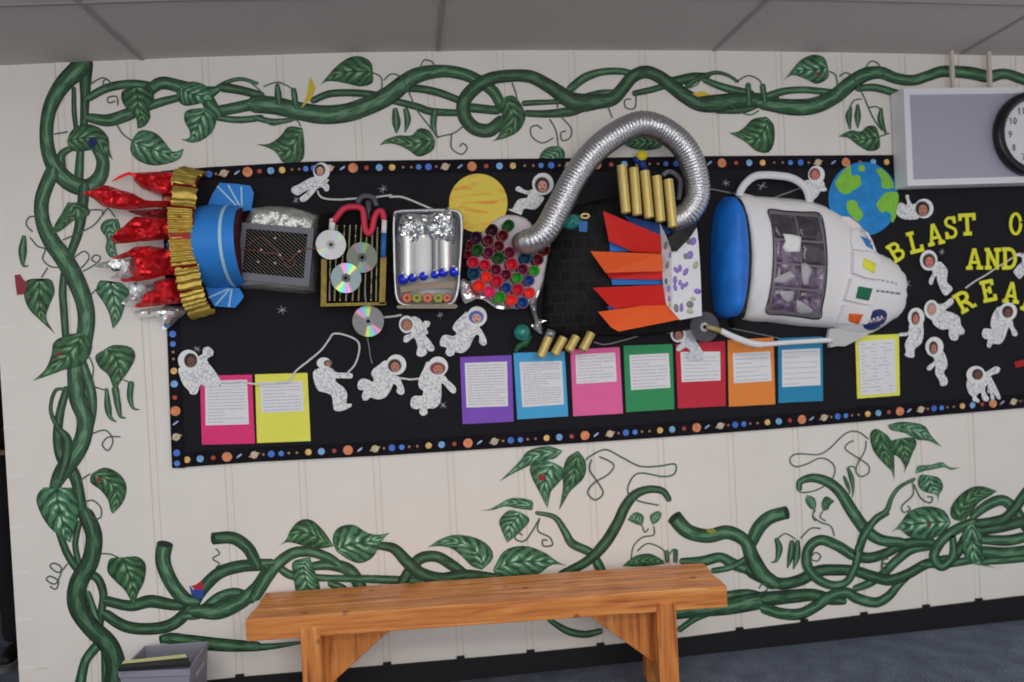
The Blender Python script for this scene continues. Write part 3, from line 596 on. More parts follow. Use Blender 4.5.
for x, y, r in ((282, 310, 5), (383, 189, 5), (296, 200, 3.5), (762, 186, 5), (197, 349, 4), (907, 284, 4.5), (443, 405, 4), (942, 252, 3), (440, 315, 3.5), (726, 183, 4)):
    b = MB()
    for k in range(3):
        a = R_.uniform(0, 1) + k * math.pi / 3; d = (math.cos(a) * r, math.sin(a) * r)
        l, rr = line([(x - d[0], y - d[1]), (x, y), (x + d[0], y + d[1])], [.3, .9, .3]); b.poly(l + rr[::-1], .0084 + k * .0001, .0003)
    b.build('chalk_star', CHALK, board)

# ------------------------------------------------------------------ coloured sheets with printed pages
INK = mat('print_grey', C(152, 154, 166), .7)
PAGE = mat('page_white', C(204, 204, 216), .7, noise_s=30, noise_a=.02)
sheetN = 0
def sheet(tile, card, page, col, cname, label, lines, rows=1.0, table=False, ptile=None):
    global sheetN
    c = T(tile, card); pg = T(ptile or tile, page); off = .0125
    t = thing('printed_sheet', W(sum(p[0] for p in c) / 4, sum(p[1] for p in c) / 4, off), label, 'sheet', 'colour backed sheets along the board')
    plate('backing_card', c, off, .0012, mat('card_' + cname, col, .75, noise_s=40, noise_a=.03), t)
    b = MB(); b.poly(pg, off + .0016, .0006, 0)
    def bl(u, v): return tuple((pg[0][k] * (1 - u) + pg[1][k] * u) * (1 - v) + (pg[3][k] * (1 - u) + pg[2][k] * u) * v for k in (0, 1))
    rnd = random.Random(len(label) + sheetN); sheetN += 1
    for i in range(lines):
        v = .07 + .86 * rows * i / max(1, lines - 1); u = .06; hgt = .012
        end = .94 if rnd.random() < .75 else rnd.uniform(.35, .9)
        while u < end:
            e = min(end, u + rnd.uniform(.03, .11)); a = bl(u, v); d = bl(e, v); q = .42
            b.poly([(a[0], a[1] - q), (d[0], d[1] - q), (d[0], d[1] + q * .6), (a[0], a[1] + q * .6)], off + .0018, .0003, 1); u = e + .018
            if table and rnd.random() < .5: u += .2
    b.build('printed_page', [PAGE, INK], t)
    return t
s8, s4c = (165, 330, 8), (440, 340, 4.655)
sheet(tcc, [(797, 135), (1005, 130), (1017, 405), (805, 410)], [(817, 155), (985, 150), (993, 328), (820, 333)], C(206, 50, 112), 'magenta', 'magenta card with a printed page, left of the first yellow card, astronaut overlapping its corner', 13)
sheet((256, 342, 3.988), [(-4, 129), (205, 123), (218, 395), (4, 403)], [(15, 160), (185, 155), (192, 275), (22, 283)], C(216, 224, 84), 'lime', 'yellow card holding a half length page beside the magenta card, crossed by a white ribbon', 9)
sheet(s4c, [(93, 80), (333, 70), (343, 380), (105, 392)], [(115, 107), (312, 100), (317, 308), (123, 315)], C(116, 74, 174), 'purple', 'purple card with a printed page, right of the floating astronauts', 15)
sheet(s4c, [(342, 60), (580, 53), (597, 355), (360, 370)], [(370, 103), (568, 97), (577, 300), (383, 313)], C(66, 152, 200), 'blue', 'light blue card with a printed page below the short gold tubes', 17)
sheet(s4c, [(607, 45), (836, 33), (852, 342), (620, 355)], [(630, 68), (815, 58), (823, 193), (635, 205)], (.93, .16, .43, 1), 'pink', 'bright pink card with a half page of print, next to the green card', 9)
sheet((512, 342, 3.988), [(445, 15), (640, 8), (648, 268), (455, 280)], [(468, 52), (625, 45), (632, 182), (475, 192)], C(48, 132, 84), 'green', 'green card with a printed page, under the orange fins', 10)
sheet((512, 342, 3.988), [(652, 8), (850, -4), (853, 255), (662, 265)], [(672, 40), (830, 38), (832, 153), (677, 160)], C(178, 40, 58), 'red', 'dark red card with a printed page, overlapped by the glittery astronaut', 8)
sheet((512, 342, 3.988), [(860, -8), (1043, -18), (1050, 248), (865, 258)], [(880, 45), (1030, 37), (1036, 155), (885, 165)], (.93, .29, .055, 1), 'orange', 'orange card with a printed page below the white pipe', 7)
sheet((768, 342, 3.988), [(40, -15), (217, -22), (220, 235), (42, 243)], [(55, 32), (207, 25), (210, 172), (57, 180)], C(36, 124, 164), 'teal', 'teal blue card with a printed page, right of the orange card under the rocket', 7)
sheet((768, 342, 3.988), [(348, -25), (522, -32), (526, 213), (356, 226)], [(362, -2), (505, -12), (512, 202), (370, 213)], C(214, 222, 78), 'lime', 'yellow card with a full page of print, standing alone below the rocket nose', 14, 1.0, True)

# ------------------------------------------------------------------ paper astronauts
m, N, L, p = nm('suit_print'); tc = N.new('ShaderNodeTexCoord')
vo = N.new('ShaderNodeTexVoronoi'); vo.feature = 'DISTANCE_TO_EDGE'; vo.inputs['Scale'].default_value = 48
nz = N.new('ShaderNodeTexNoise'); nz.inputs['Scale'].default_value = 30; L.new(tc.outputs['Object'], nz.inputs[0])
va = N.new('ShaderNodeVectorMath'); va.operation = 'MULTIPLY_ADD'; L.new(nz.outputs['Color'], va.inputs[0]); va.inputs[1].default_value = (.05, .05, .05); L.new(tc.outputs['Object'], va.inputs[2]); L.new(va.outputs[0], vo.inputs['Vector'])
L.new(ramp(N, L, vo.outputs['Distance'], [(0, C(140, 142, 154)), (.08, C(206, 208, 216)), (1, C(216, 218, 224))]), p.inputs['Base Color']); p.inputs['Roughness'].default_value = .7
SUIT = m; HELM = mat('helmet_print', C(208, 212, 220), .7, noise_s=60, noise_a=.04); HEDGE = mat('helmet_line', C(150, 152, 160), .7)
HOLO = mat('suit_glitter', C(170, 176, 180), .3, .5, noise_s=90, noise_a=.3)
SK = {'l': C(196, 142, 126), 'm': C(168, 112, 92), 'd': C(104, 68, 56), 'r': C(190, 110, 100)}
def astro(tile, hc, hr, fc, fr, body, label, skin='l', hair=(34, 26, 24), back=None, off=.0165, suit=None):
    hx = T(tile, [hc])[0]; s = tile[2]; hr = hr if isinstance(hr, tuple) else (hr, hr); fr = fr if isinstance(fr, tuple) else (fr, fr)
    t = thing('paper_astronaut', W(*hx, off), label, 'paper astronaut', 'cut out paper astronauts floating on the board')
    plate('suit', cr(T(tile, body), 3, True), off, .0012, suit or SUIT, t)
    plate('helmet', ell(hx, hr[0] / s, hr[1] / s, 28), off + .0008, .0011, HELM, t)
    f = T(tile, [fc])[0]; rx, ry = fr[0] / s, fr[1] / s; b = MB()
    b.poly(ell(f, rx * 1.12, ry * 1.12, 20), off + .0010, .0004, 3)
    b.poly(ell(f, rx, ry, 20), off + .0013, .0004, 1)
    b.poly(ell((f[0] + rx * .08, f[1] + ry * .18), rx * .66, ry * .76, 18), off + .0016, .0004, 0)
    for dx in (-.26, .34): b.poly(ell((f[0] + rx * dx, f[1] + ry * .02), rx * .11, ry * .09, 8), off + .0018, .0003, 2)
    b.poly(ell((f[0] + rx * .06, f[1] + ry * .56), rx * .24, ry * .08, 10), off + .0018, .0003, 2)
    b.build('face_photo', [mat('skin_' + skin, SK[skin], .6), mat('visor_%d_%d_%d' % (back or hair), C(*(back or hair)), .5), mat('face_dark', C(70, 40, 38), .6), HEDGE], t)
    return t
z1, z2, z3, z4, z5 = (270, 150, 8), (280, 330, 8), (370, 300, 5.68), (896, 240, 8), (896, 325, 8)
astro(s8, (187, 242), 84, (205, 243), (50, 55), [(105, 315), (150, 290), (250, 280), (268, 215), (300, 190), (305, 150), (345, 133), (385, 165), (380, 205), (335, 240), (400, 330), (445, 405), (440, 450), (390, 430), (330, 462), (285, 435), (255, 510), (205, 512), (185, 478), (150, 445), (125, 390)], 'paper astronaut waving an arm over the corner of the magenta card', 'd', (20, 16, 18))
astro(z1, (412, 172), (66, 72), (398, 160), (42, 46), [(360, 215), (300, 235), (230, 275), (176, 300), (178, 340), (222, 362), (265, 338), (320, 310), (280, 350), (240, 380), (248, 412), (292, 405), (350, 345), (385, 305), (420, 300), (440, 328), (470, 322), (472, 285), (455, 260), (470, 235)], 'paper astronaut overlapping the top planet border near the left end', 'l', (30, 28, 34))
astro(z2, (350, 265), (56, 46), (382, 266), (30, 24), [(265, 340), (305, 308), (400, 300), (450, 338), (520, 342), (572, 348), (582, 372), (560, 388), (450, 387), (455, 420), (510, 460), (537, 510), (533, 588), (568, 588), (566, 615), (500, 645), (432, 638), (414, 530), (350, 498), (305, 485), (275, 420)], 'paper astronaut sitting and holding the end of the long white ribbon', 'm', (60, 48, 46))
astro(z2, (930, 278), (80, 82), (917, 285), (52, 50), [(740, 320), (790, 280), (850, 245), (905, 350), (950, 375), (985, 445), (995, 500), (965, 520), (930, 490), (940, 460), (910, 430), (880, 490), (840, 540), (780, 555), (720, 540), (700, 562), (665, 560), (655, 520), (670, 485), (630, 475), (620, 430), (650, 390), (700, 395), (740, 415), (748, 390), (730, 355)], 'paper astronaut leaning sideways, second from the purple card, tied to its neighbour', 'm', (44, 34, 30))
astro(z3, (208, 138), (43, 50), (208, 140), (32, 33), [(240, 95), (280, 105), (300, 130), (312, 118), (340, 124), (336, 150), (320, 160), (332, 188), (315, 200), (345, 235), (366, 275), (355, 292), (328, 285), (298, 240), (325, 298), (292, 322), (263, 308), (270, 265), (250, 215), (210, 242), (190, 232), (195, 205), (235, 180)], 'small paper astronaut with head at upper left, right of the hanging disc', 'm', (120, 84, 70))
astro(z3, (608, 94), (56, 58), (603, 97), (40, 34), [(552, 70), (530, 82), (482, 130), (470, 165), (490, 185), (475, 205), (420, 198), (397, 235), (403, 262), (436, 272), (428, 300), (450, 320), (475, 312), (482, 296), (520, 302), (560, 275), (582, 230), (595, 205), (612, 195), (622, 215), (620, 240), (645, 260), (664, 240), (645, 190), (615, 145)], 'paper astronaut with a blue visor picture, below the cluster of coloured cups', 'l', (40, 34, 30), (44, 92, 170))
astro(z3, (386, 378), 57, (384, 388), (42, 33), [(330, 350), (308, 385), (285, 430), (274, 475), (285, 505), (300, 515), (296, 543), (250, 545), (230, 575), (236, 612), (270, 620), (286, 615), (280, 640), (300, 657), (326, 646), (326, 618), (365, 615), (395, 590), (406, 540), (405, 480), (415, 475), (450, 515), (475, 532), (490, 515), (480, 488), (440, 452), (420, 425)], 'paper astronaut with a red and blue visor picture, next to the purple card', 'm', (120, 50, 110), (128, 44, 70))
astro((500, 160, 11.36), (488, 272), (122, 126), (478, 282), (80, 84), [(500, 430), (470, 490), (410, 555), (370, 562), (280, 552), (250, 602), (232, 622), (90, 560), (140, 555), (180, 480), (230, 440), (300, 430), (320, 400), (270, 380), (190, 352), (178, 318), (215, 298), (260, 328), (320, 350), (385, 330), (440, 385)], 'paper astronaut reaching left between the yellow planet and the silver duct', 'l', (26, 24, 26))
astro((660, 280, 8), (145, 433), (60, 66), (145, 435), (42, 44), [(185, 385), (240, 395), (275, 455), (295, 500), (335, 560), (345, 600), (340, 640), (245, 640), (215, 610), (240, 570), (205, 540), (155, 570), (130, 560), (140, 530), (175, 490)], 'glittery paper astronaut beside the clear disc, over the dark red card', 'm', (36, 26, 24), None, .02, HOLO)
astro((800, 160, 8), (132, 118), (66, 72), (118, 112), (42, 46), [(70, 160), (180, 165), (200, 215), (216, 238), (195, 252), (165, 250), (140, 290), (105, 320), (60, 325), (50, 250), (10, 180), (40, 165)], 'paper astronaut peeping out behind the white handle on the rocket, next to the earth', 'r', (110, 70, 62))
astro((896, 180, 8), (225, 228), (75, 78), (212, 230), (54, 58), [(165, 190), (130, 195), (105, 150), (103, 122), (76, 125), (92, 200), (40, 180), (20, 200), (5, 268), (62, 312), (172, 312), (185, 270)], 'paper astronaut flying sideways under the white wall unit, right of the earth', 'm', (24, 22, 26))
astro(z4, (262, 162), (70, 82), (264, 165), (48, 54), [(310, 190), (352, 172), (392, 210), (414, 250), (406, 330), (452, 385), (432, 420), (400, 444), (370, 420), (334, 340), (326, 290), (310, 300), (290, 355), (265, 348), (270, 310), (295, 260), (280, 230)], 'paper astronaut hanging below the letters L and A with head up left', 'r', (60, 40, 40))
astro(z4, (286, 556), (60, 76), (286, 552), (35, 48), [(320, 520), (380, 508), (440, 463), (462, 490), (442, 525), (415, 542), (395, 565), (460, 585), (510, 620), (520, 680), (548, 720), (540, 752), (505, 762), (490, 800), (450, 802), (425, 770), (420, 712), (370, 718), (310, 685), (285, 640), (262, 612)], 'paper astronaut with one arm raised to the letter R', 'l', (190, 170, 160), (150, 130, 126))
astro(z4, (162, 620), (66, 78), (156, 625), (32, 52), [(110, 670), (100, 735), (30, 745), (22, 770), (90, 765), (102, 770), (72, 830), (80, 900), (66, 915), (92, 936), (145, 938), (150, 870), (200, 830), (220, 762), (218, 690), (205, 665)], 'paper astronaut nearest the rocket nose tip, legs over the yellow card corner', 'r', (70, 44, 40))
astro(z4, (898, 572), (70, 72), (893, 574), (42, 46), [(835, 530), (775, 595), (756, 680), (765, 712), (705, 708), (688, 760), (710, 790), (735, 795), (728, 845), (752, 862), (778, 830), (830, 832), (870, 785), (900, 700), (922, 725), (930, 760), (958, 770), (974, 745), (940, 690), (925, 630)], 'paper astronaut with a dark face, under the letters E and A at right', 'd', (24, 20, 22))
astro(z5, (308, 175), (72, 80), (300, 182), (34, 50), [(290, 240), (308, 285), (255, 330), (250, 358), (280, 362), (315, 322), (315, 390), (345, 440), (358, 485), (400, 482), (414, 442), (382, 380), (412, 330), (402, 260), (375, 210), (340, 220)], 'paper astronaut low on the board, right of the lone yellow card', 'm', (40, 34, 40))
astro(z5, (640, 398), (76, 70), (652, 395), (42, 42), [(570, 440), (580, 540), (612, 572), (615, 605), (660, 622), (668, 600), (642, 570), (680, 540), (692, 592), (722, 612), (746, 590), (722, 550), (712, 510), (735, 470), (732, 540), (752, 545), (765, 602), (790, 592), (774, 535), (815, 592), (836, 572), (775, 440), (760, 405), (820, 382), (832, 345), (795, 332), (740, 365), (690, 385)], 'paper astronaut stretching an arm out, standing on the bottom planet border at right', 'd', (40, 28, 26))
astro(z4, (1075, 140), (60, 66), (1070, 145), (36, 40), [(940, 252), (960, 282), (990, 312), (1030, 275), (1110, 260), (1150, 190), (1080, 170), (1024, 160), (1020, 130), (1002, 102), (960, 112), (965, 128), (1000, 135), (1010, 175), (985, 195)], 'paper astronaut cut off by the right edge beside the letter D', 'm', (40, 30, 30))

# ------------------------------------------------------------------ ribbons
RIB = mat('ribbon_white', C(186, 186, 188), .35, noise_s=30, noise_a=.1); STR = mat('string_grey', C(120, 120, 122), .6)
def ribbon(pts, w, label, off=.02, m=RIB, name='ribbon', cat='ribbon', wave=.004):
    q = cr(pts, 8); l, r = line(q, w); v = []; n = len(q)
    for i in range(n):
        o = off + wave * math.sin(i * .45); v += [W(*l[i], o + .001), W(*r[i], o - .001), W(*l[i], o), W(*r[i], o - .002)]
    f = []
    for i in range(n - 1):
        a, c = i * 4, i * 4 + 4; f += [(a, a + 1, c + 1, c), (a + 2, c + 2, c + 3, a + 3), (a, c, c + 2, a + 2), (a + 1, a + 3, c + 3, c + 1)]
    return tag(link(name, mesh(name, v, f), None, m), label, cat)
A8, B8 = (290, 190, 8), (385, 185, 8)
ribbon(T(z1, [(380, 325), (400, 368), (450, 390), (550, 396), (650, 390), (740, 384), (800, 386), (870, 374), (970, 362)]) + T(B8, [(40, 95), (140, 97), (300, 160), (405, 205)]), 1.9, 'white ribbon running from the top left astronaut to the foil tray')
ribbon(T(s8, [(450, 420), (600, 415), (720, 432), (850, 428), (950, 415)]) + T(z2, [(0, 425), (70, 405), (130, 325), (230, 245), (330, 160), (390, 80), (430, 30), (520, 40), (608, 78), (635, 130), (622, 220), (590, 290), (540, 342)]), 1.8, 'long white ribbon looping from the magenta card to the seated astronaut', .021)
ribbon(T(z2, [(698, 60), (715, 150), (722, 210), (738, 268)]), 1, 'thin string hanging below the lowest disc', .02, STR, 'string', 'string', .001)
ribbon(T(z2, [(945, 382), (985, 388), (1024, 392)]) + T(z3, [(225, 452), (290, 445)]), 1.8, 'short white ribbon joining the two astronauts left of the purple card', .0155, wave=0)
ribbon(T(z3, [(72, 100), (100, 96), (140, 92), (180, 84)]), 2, 'short white ribbon between the hanging disc and the small astronaut', .0155, wave=.001)
ribbon(T((580, 270, 8), [(110, 575), (200, 596), (350, 562), (500, 520), (640, 496), (735, 510)]), 1.2, 'thin grey string curving below the orange fins', .018, STR, 'string', 'string', .002)
ribbon(T(z4, [(555, 385), (640, 325), (720, 280), (800, 225), (870, 182), (960, 126), (1005, 114)]), 1.5, 'white ribbon crossing behind the letters of the right hand words', .0125, wave=.0005)
ribbon(T((700, 160, 8), [(80, 232), (160, 246), (285, 270)]), 1.2, 'short string between the duct and the white rocket nose', .02, STR, 'string', 'string', .001)
ribbon(T((700, 160, 8), [(600, 298), (700, 262), (830, 215)]), 1.2, 'thin string seen through the white handle', .012, STR, 'string', 'string', .001)
ribbon(T((660, 280, 8), [(560, 385), (760, 425), (960, 468)]), .8, 'thin grey string above the white pipe', .015, STR, 'string', 'string', .001)

# ------------------------------------------------------------------ yellow letters
YEL = mat('letter_yellow', C(246, 224, 50), .65, noise_s=30, noise_a=.05)
def arc(cx, cy, rx, ry, a0, a1, n=12): return [(cx + rx * math.cos(math.radians(a0 + (a1 - a0) * i / n)), cy + ry * math.sin(math.radians(a0 + (a1 - a0) * i / n))) for i in range(n + 1)]
def seg(*p): return list(p)
H_ = .2
GLY = {'L': [seg((.3, 0), (.3, 1)), ('s', .05, .55, 1), ('s', .05, .95, 0), seg((.88, 0), (.88, .32))],
       'A': [seg((.12, .04), (.48, .98)), seg((.52, .98), (.88, .04)), seg((.26, .34), (.74, .34)), ('s', -.08, .36, 0), ('s', .64, 1.08, 0)],
       'T': [seg((.5, 0), (.5, 1)), ('s', .25, .75, 0), ('s', 0, 1, 1), seg((.08, .68), (.08, 1)), seg((.92, .68), (.92, 1))],
       'E': [seg((.25, 0), (.25, 1)), ('s', .05, .95, 0), ('s', .05, .9, 1), seg((.25, .52), (.62, .52)), seg((.88, 0), (.88, .3)), seg((.84, .72), (.84, 1)), seg((.62, .36), (.62, .68))],
       'N': [seg((.2, 0), (.2, 1)), seg((.2, .95), (.8, .05)), seg((.8, 0), (.8, 1)), ('s', 0, .42, 0), ('s', 0, .3, 1), ('s', .6, 1.02, 1)],
       'O': [arc(.5, .5, .36, .42, 0, 360, 24)],
       'D': [seg((.22, 0), (.22, 1)), ('s', .02, .5, 0), ('s', .02, .5, 1), [(.4, .93)] + arc(.45, .5, .4, .43, 90, -90, 14) + [(.4, .07)]],
       'B': [seg((.22, 0), (.22, 1)), ('s', .02, .5, 0), ('s', .02, .5, 1), [(.4, .93)] + arc(.48, .73, .3, .2, 90, -90, 10) + [(.3, .53)], [(.4, .53)] + arc(.5, .3, .36, .23, 90, -90, 10) + [(.4, .07)]],
       'R': [seg((.22, 0), (.22, 1)), ('s', .02, .48, 0), ('s', .02, .5, 1), [(.4, .93)] + arc(.48, .71, .33, .22, 90, -90, 10) + [(.3, .49)], [(.5, .48), (.68, .3), (.78, .08), (1.02, .08)]],
       'S': [[(.82, .72)] + arc(.5, .74, .32, .19, 20, 250, 12) + arc(.5, .28, .34, .21, 70, -160, 12) + [(.16, .28)], seg((.84, .66), (.84, .98)), seg((.14, .02), (.14, .34))]}
def letter(ch, cx, cy, w, h, rot, label, group):
    a = math.radians(rot); ux, uy = (math.cos(a), -math.sin(a)), (-math.sin(a), -math.cos(a))
    def P(p): x, y = (p[0] - .5) * w, (p[1] - .5) * h; return (cx + ux[0] * x + uy[0] * y, cy + ux[1] * x + uy[1] * y)
    b = MB(); k = 0
    for s in GLY[ch]:
        if s[0] == 's': y = .08 if s[3] == 0 else .92; pts = [P((s[1], y)), P((s[2], y))]; ww = .17 * h
        else: pts = [P(q) for q in s]; ww = .2 * w
        if ch == 'O': pts = pts[:-1]; pts = pts + pts[:2]
        l, r = line(pts, ww); off = .016 + k * .0001; k += 1
        for i in range(len(pts) - 1): b.poly([l[i], l[i + 1], r[i + 1], r[i]], off, .004)
    o = b.build('letter', YEL); tag(o, label, 'letter', group)
for ch, *a in (('B', 896.3, 251.5, 14.5, 19.5, 31, 'yellow slab letter B, tilted, starting the top word'), ('L', 915, 242, 15, 22, 14, 'yellow slab letter L in the top word'), ('A', 934.8, 234.2, 14.5, 22, 12, 'yellow slab letter A between L and S in the top word'),
               ('S', 950.8, 227.6, 13.5, 23, 8, 'yellow slab letter S in the top word'), ('T', 967.4, 224.4, 16.5, 22, 3, 'yellow slab letter T ending the top word'), ('O', 1015.8, 223.8, 14, 24, 0, 'yellow slab letter O alone at the top right')):
    letter(ch, *a, 'yellow letters of the rocket title')
for ch, *a in (('A', 974.6, 258.8, 14.5, 21.5, 1, 'yellow slab letter A beginning the middle word'), ('N', 992.8, 258.7, 15.5, 21.5, 0, 'yellow slab letter N in the middle word'), ('D', 1009.8, 258.4, 16, 22, 1, 'yellow slab letter D ending the middle word, crossed by a ribbon'),
               ('R', 964.3, 301.2, 17, 21, 30, 'yellow slab letter R, steeply tilted, starting the bottom word'), ('E', 988.3, 290.8, 15, 22, 12, 'yellow slab letter E in the bottom word'), ('A', 1011.6, 292.5, 14, 21.5, -5, 'yellow slab letter A after E in the bottom word'), ('D', 1031, 302, 16, 21, -20, 'yellow slab letter D ending the bottom word, mostly cut off at the right')):
    letter(ch, *a, 'yellow letters of the rocket title')
tag(plate('paper_scrap', [(1014, 362), (1024, 359.5), (1034, 357), (1036, 364), (1024, 366), (1016, 368)], .014, .001, mat('scrap_red', C(150, 26, 32), .7)), 'red paper shape cut off by the right edge of the photo', 'paper shape')

# ------------------------------------------------------------------ paper planets
t = thing('paper_planet', W(478, 204, .014), 'yellow paper planet with orange streaks behind the cluster of coloured cups', 'paper planet')
m, N, L, p = nm('planet_stripes'); tc = N.new('ShaderNodeTexCoord'); mp = N.new('ShaderNodeMapping'); mp.inputs['Scale'].default_value = (9, 1, 42); mp.inputs['Rotation'].default_value = (0, .08, 0)
L.new(tc.outputs['Object'], mp.inputs[0]); n = N.new('ShaderNodeTexNoise'); n.inputs['Scale'].default_value = 1; n.inputs['Detail'].default_value = 3; n.inputs['Distortion'].default_value = .6; L.new(mp.outputs[0], n.inputs[0])
L.new(ramp(N, L, n.outputs['Fac'], [(.3, C(202, 186, 70)), (.5, C(214, 186, 76)), (.62, C(216, 160, 62)), (.72, C(212, 118, 52))]), p.inputs['Base Color']); p.inputs['Roughness'].default_value = .7
plate('planet_disc', ell((478.3, 203), 29.2, 29.3, 48), .0135, .0015, m, t)
t = thing('paper_planet', W(863, 198, .014), 'round paper earth with blue sea and green land behind the rocket nose', 'paper planet')
SEA = mat('earth_sea', C(30, 120, 184), .7, noise_s=26, noise_a=.18); LAND = mat('earth_land', C(118, 176, 58), .7, noise_s=40, noise_a=.12)
plate('planet_disc', ell((863.3, 199), 34.8, 37, 56), .0135, .0015, SEA, t)
e8 = (800, 160, 8)
for pts in ([(400, 40), (412, 120), (440, 120), (478, 130), (490, 195), (450, 230), (420, 245), (380, 275), (320, 255), (282, 190), (300, 150), (340, 95)], [(470, 45), (515, 45), (515, 90), (470, 85)], [(610, 85), (640, 65), (700, 110), (748, 190), (742, 225), (660, 225), (650, 180), (645, 140)],
            [(790, 290), (785, 350), (770, 440), (745, 500), (728, 480), (730, 440), (690, 410), (650, 420), (610, 360), (640, 310), (690, 260), (770, 255)], [(385, 325), (450, 330), (470, 380), (505, 430), (470, 490), (420, 460), (375, 390)]):
    plate('land', cr(T(e8, pts), 3, True), .0141, .0006, LAND, t)

# ------------------------------------------------------------------ the rocket, module by module
def halfrev(name, prof, zc_, m, parent=None, n=36, ds=1.0, corr=None, y0=-.009, th0=-90, th1=90, smooth=True):
    v, f = [], []
    for i, (x, r) in enumerate(prof):
        for j in range(n + 1):
            t = math.radians(th0 + (th1 - th0) * j / n); rr = r + (corr(i, j) if corr else 0)
            v.append((x(j) if callable(x) else x, y0 - rr * math.cos(t) * ds, zc_ + rr * math.sin(t)))
    for i in range(len(prof) - 1):
        for j in range(n): a = i * (n + 1) + j; f.append((a, a + 1, a + n + 2, a + n + 1))
    me = mesh(name, v, f); bm = bmesh.new(); bm.from_mesh(me); bmesh.ops.recalc_face_normals(bm, faces=bm.faces); bm.to_mesh(me); bm.free()
    return link(name, me, parent, m, smooth)
REDF = mat('foil_red', C(186, 26, 34), .34, .6, bump=.12, bump_s=30); SILF = mat('foil_silver', C(206, 208, 214), .3, .8, bump=.3, bump_s=60)
DKRED = mat('foil_red_deep', C(120, 14, 22), .4, .5); GOLD = mat('gold_card', C(170, 146, 70), .38, .6, noise_s=30, noise_a=.2, bump=.3, bump_s=90)
BLUE = mat('blue_card', C(38, 118, 196), .6, noise_s=6, noise_a=.06); WHT = mat('white_line', C(150, 190, 226), .6)
eng = thing('rocket_engine', W(200, 245, .02), 'rocket engine with blue bell, gold fluted band and red foil flames at the left end', 'rocket engine')
zt, zbm = W(187, 169.5).z, W(192.5, 319).z; zm, rb = (zt + zbm) / 2, (zt - zbm) / 2
xa, xb = W(189.5, 245).x, W(211, 245).x
SEGX = [R_.uniform(-.008, .008) for _ in range(9)]
def bandx(i): return lambda j: xa + (xb - xa) * i / 8 + SEGX[min(7, j * 8 // 261)] + .002 * math.sin(j * .9)
pr = [(bandx(i), rb * (1 - .07 * i / 8)) for i in range(9)]
halfrev('gold_band', pr, zm, GOLD, eng, 260, .92, lambda i, j: .007 * math.sin(j * 2 * math.pi / 260 * (38 + 3 * math.sin(j * .05)) + .5 * math.sin(i * .8)) - .016 * math.exp(-(((j * 8 / 260) % 1 - .5) / .06) ** 2 * 0 - (min((j * 8 / 260) % 1, 1 - (j * 8 / 260) % 1) / .05) ** 2) + .004 * noise.noise((j * .15, i * .6, 3)))
halfrev('band_lining', [(xa + .002, rb * .975), (xb, rb * .905)], zm, DKRED, eng, 60, .92)
zb1 = W(222, 207).z; zb2 = W(230, 288).z; zbc, rbl = (zb1 + zb2) / 2, (zb1 - zb2) / 2
xe = W(247.5, 248).x
halfrev('blue_bell', [(xb - .01, rbl * 1.0), (xb + .03, rbl * 1.03), ((xb + xe) / 2, rbl), (xe, rbl * .98)], zbc, BLUE, eng, 48, 1.6)
xw = xe - .055
halfrev('white_stripe', [(xw, rbl * .995 + .002), (xw + .012, rbl * .99 + .002)], zbc, WHT, eng, 48, 1.6)
halfrev('dark_opening', [(xe - .002, .01), (xe - .002, rbl * .93)], zbc, mat('red_shadow_paper', C(70, 16, 24), .7), eng, 40, 1.6)
g8, h8 = (180, 160, 8), (180, 235, 8)
for tile, out, rays in ((g8, [(215, 375), (260, 270), (315, 182), (440, 190), (560, 205), (590, 260), (570, 400), (500, 410), (380, 385)], [((300, 210), (480, 395)), ((385, 200), (485, 380)), ((490, 210), (495, 390))]),
                        (h8, [(205, 415), (330, 415), (475, 425), (510, 490), (490, 525), (440, 582), (275, 570), (235, 500)], [((390, 430), (230, 500)), ((400, 430), (285, 560)), ((415, 430), (390, 575))])):
    fl = plate('bell_flange', T(tile, out), .05, .006, BLUE, eng)
    for i, (a, c) in enumerate(rays):
        l, r = line(T(tile, [a, c]), 1.7); plate('ray_stripe', l + r[::-1], .0508 + i * .0001, .0007, WHT, fl)
f1, f2 = (80, 160, 8), (80, 245, 8)
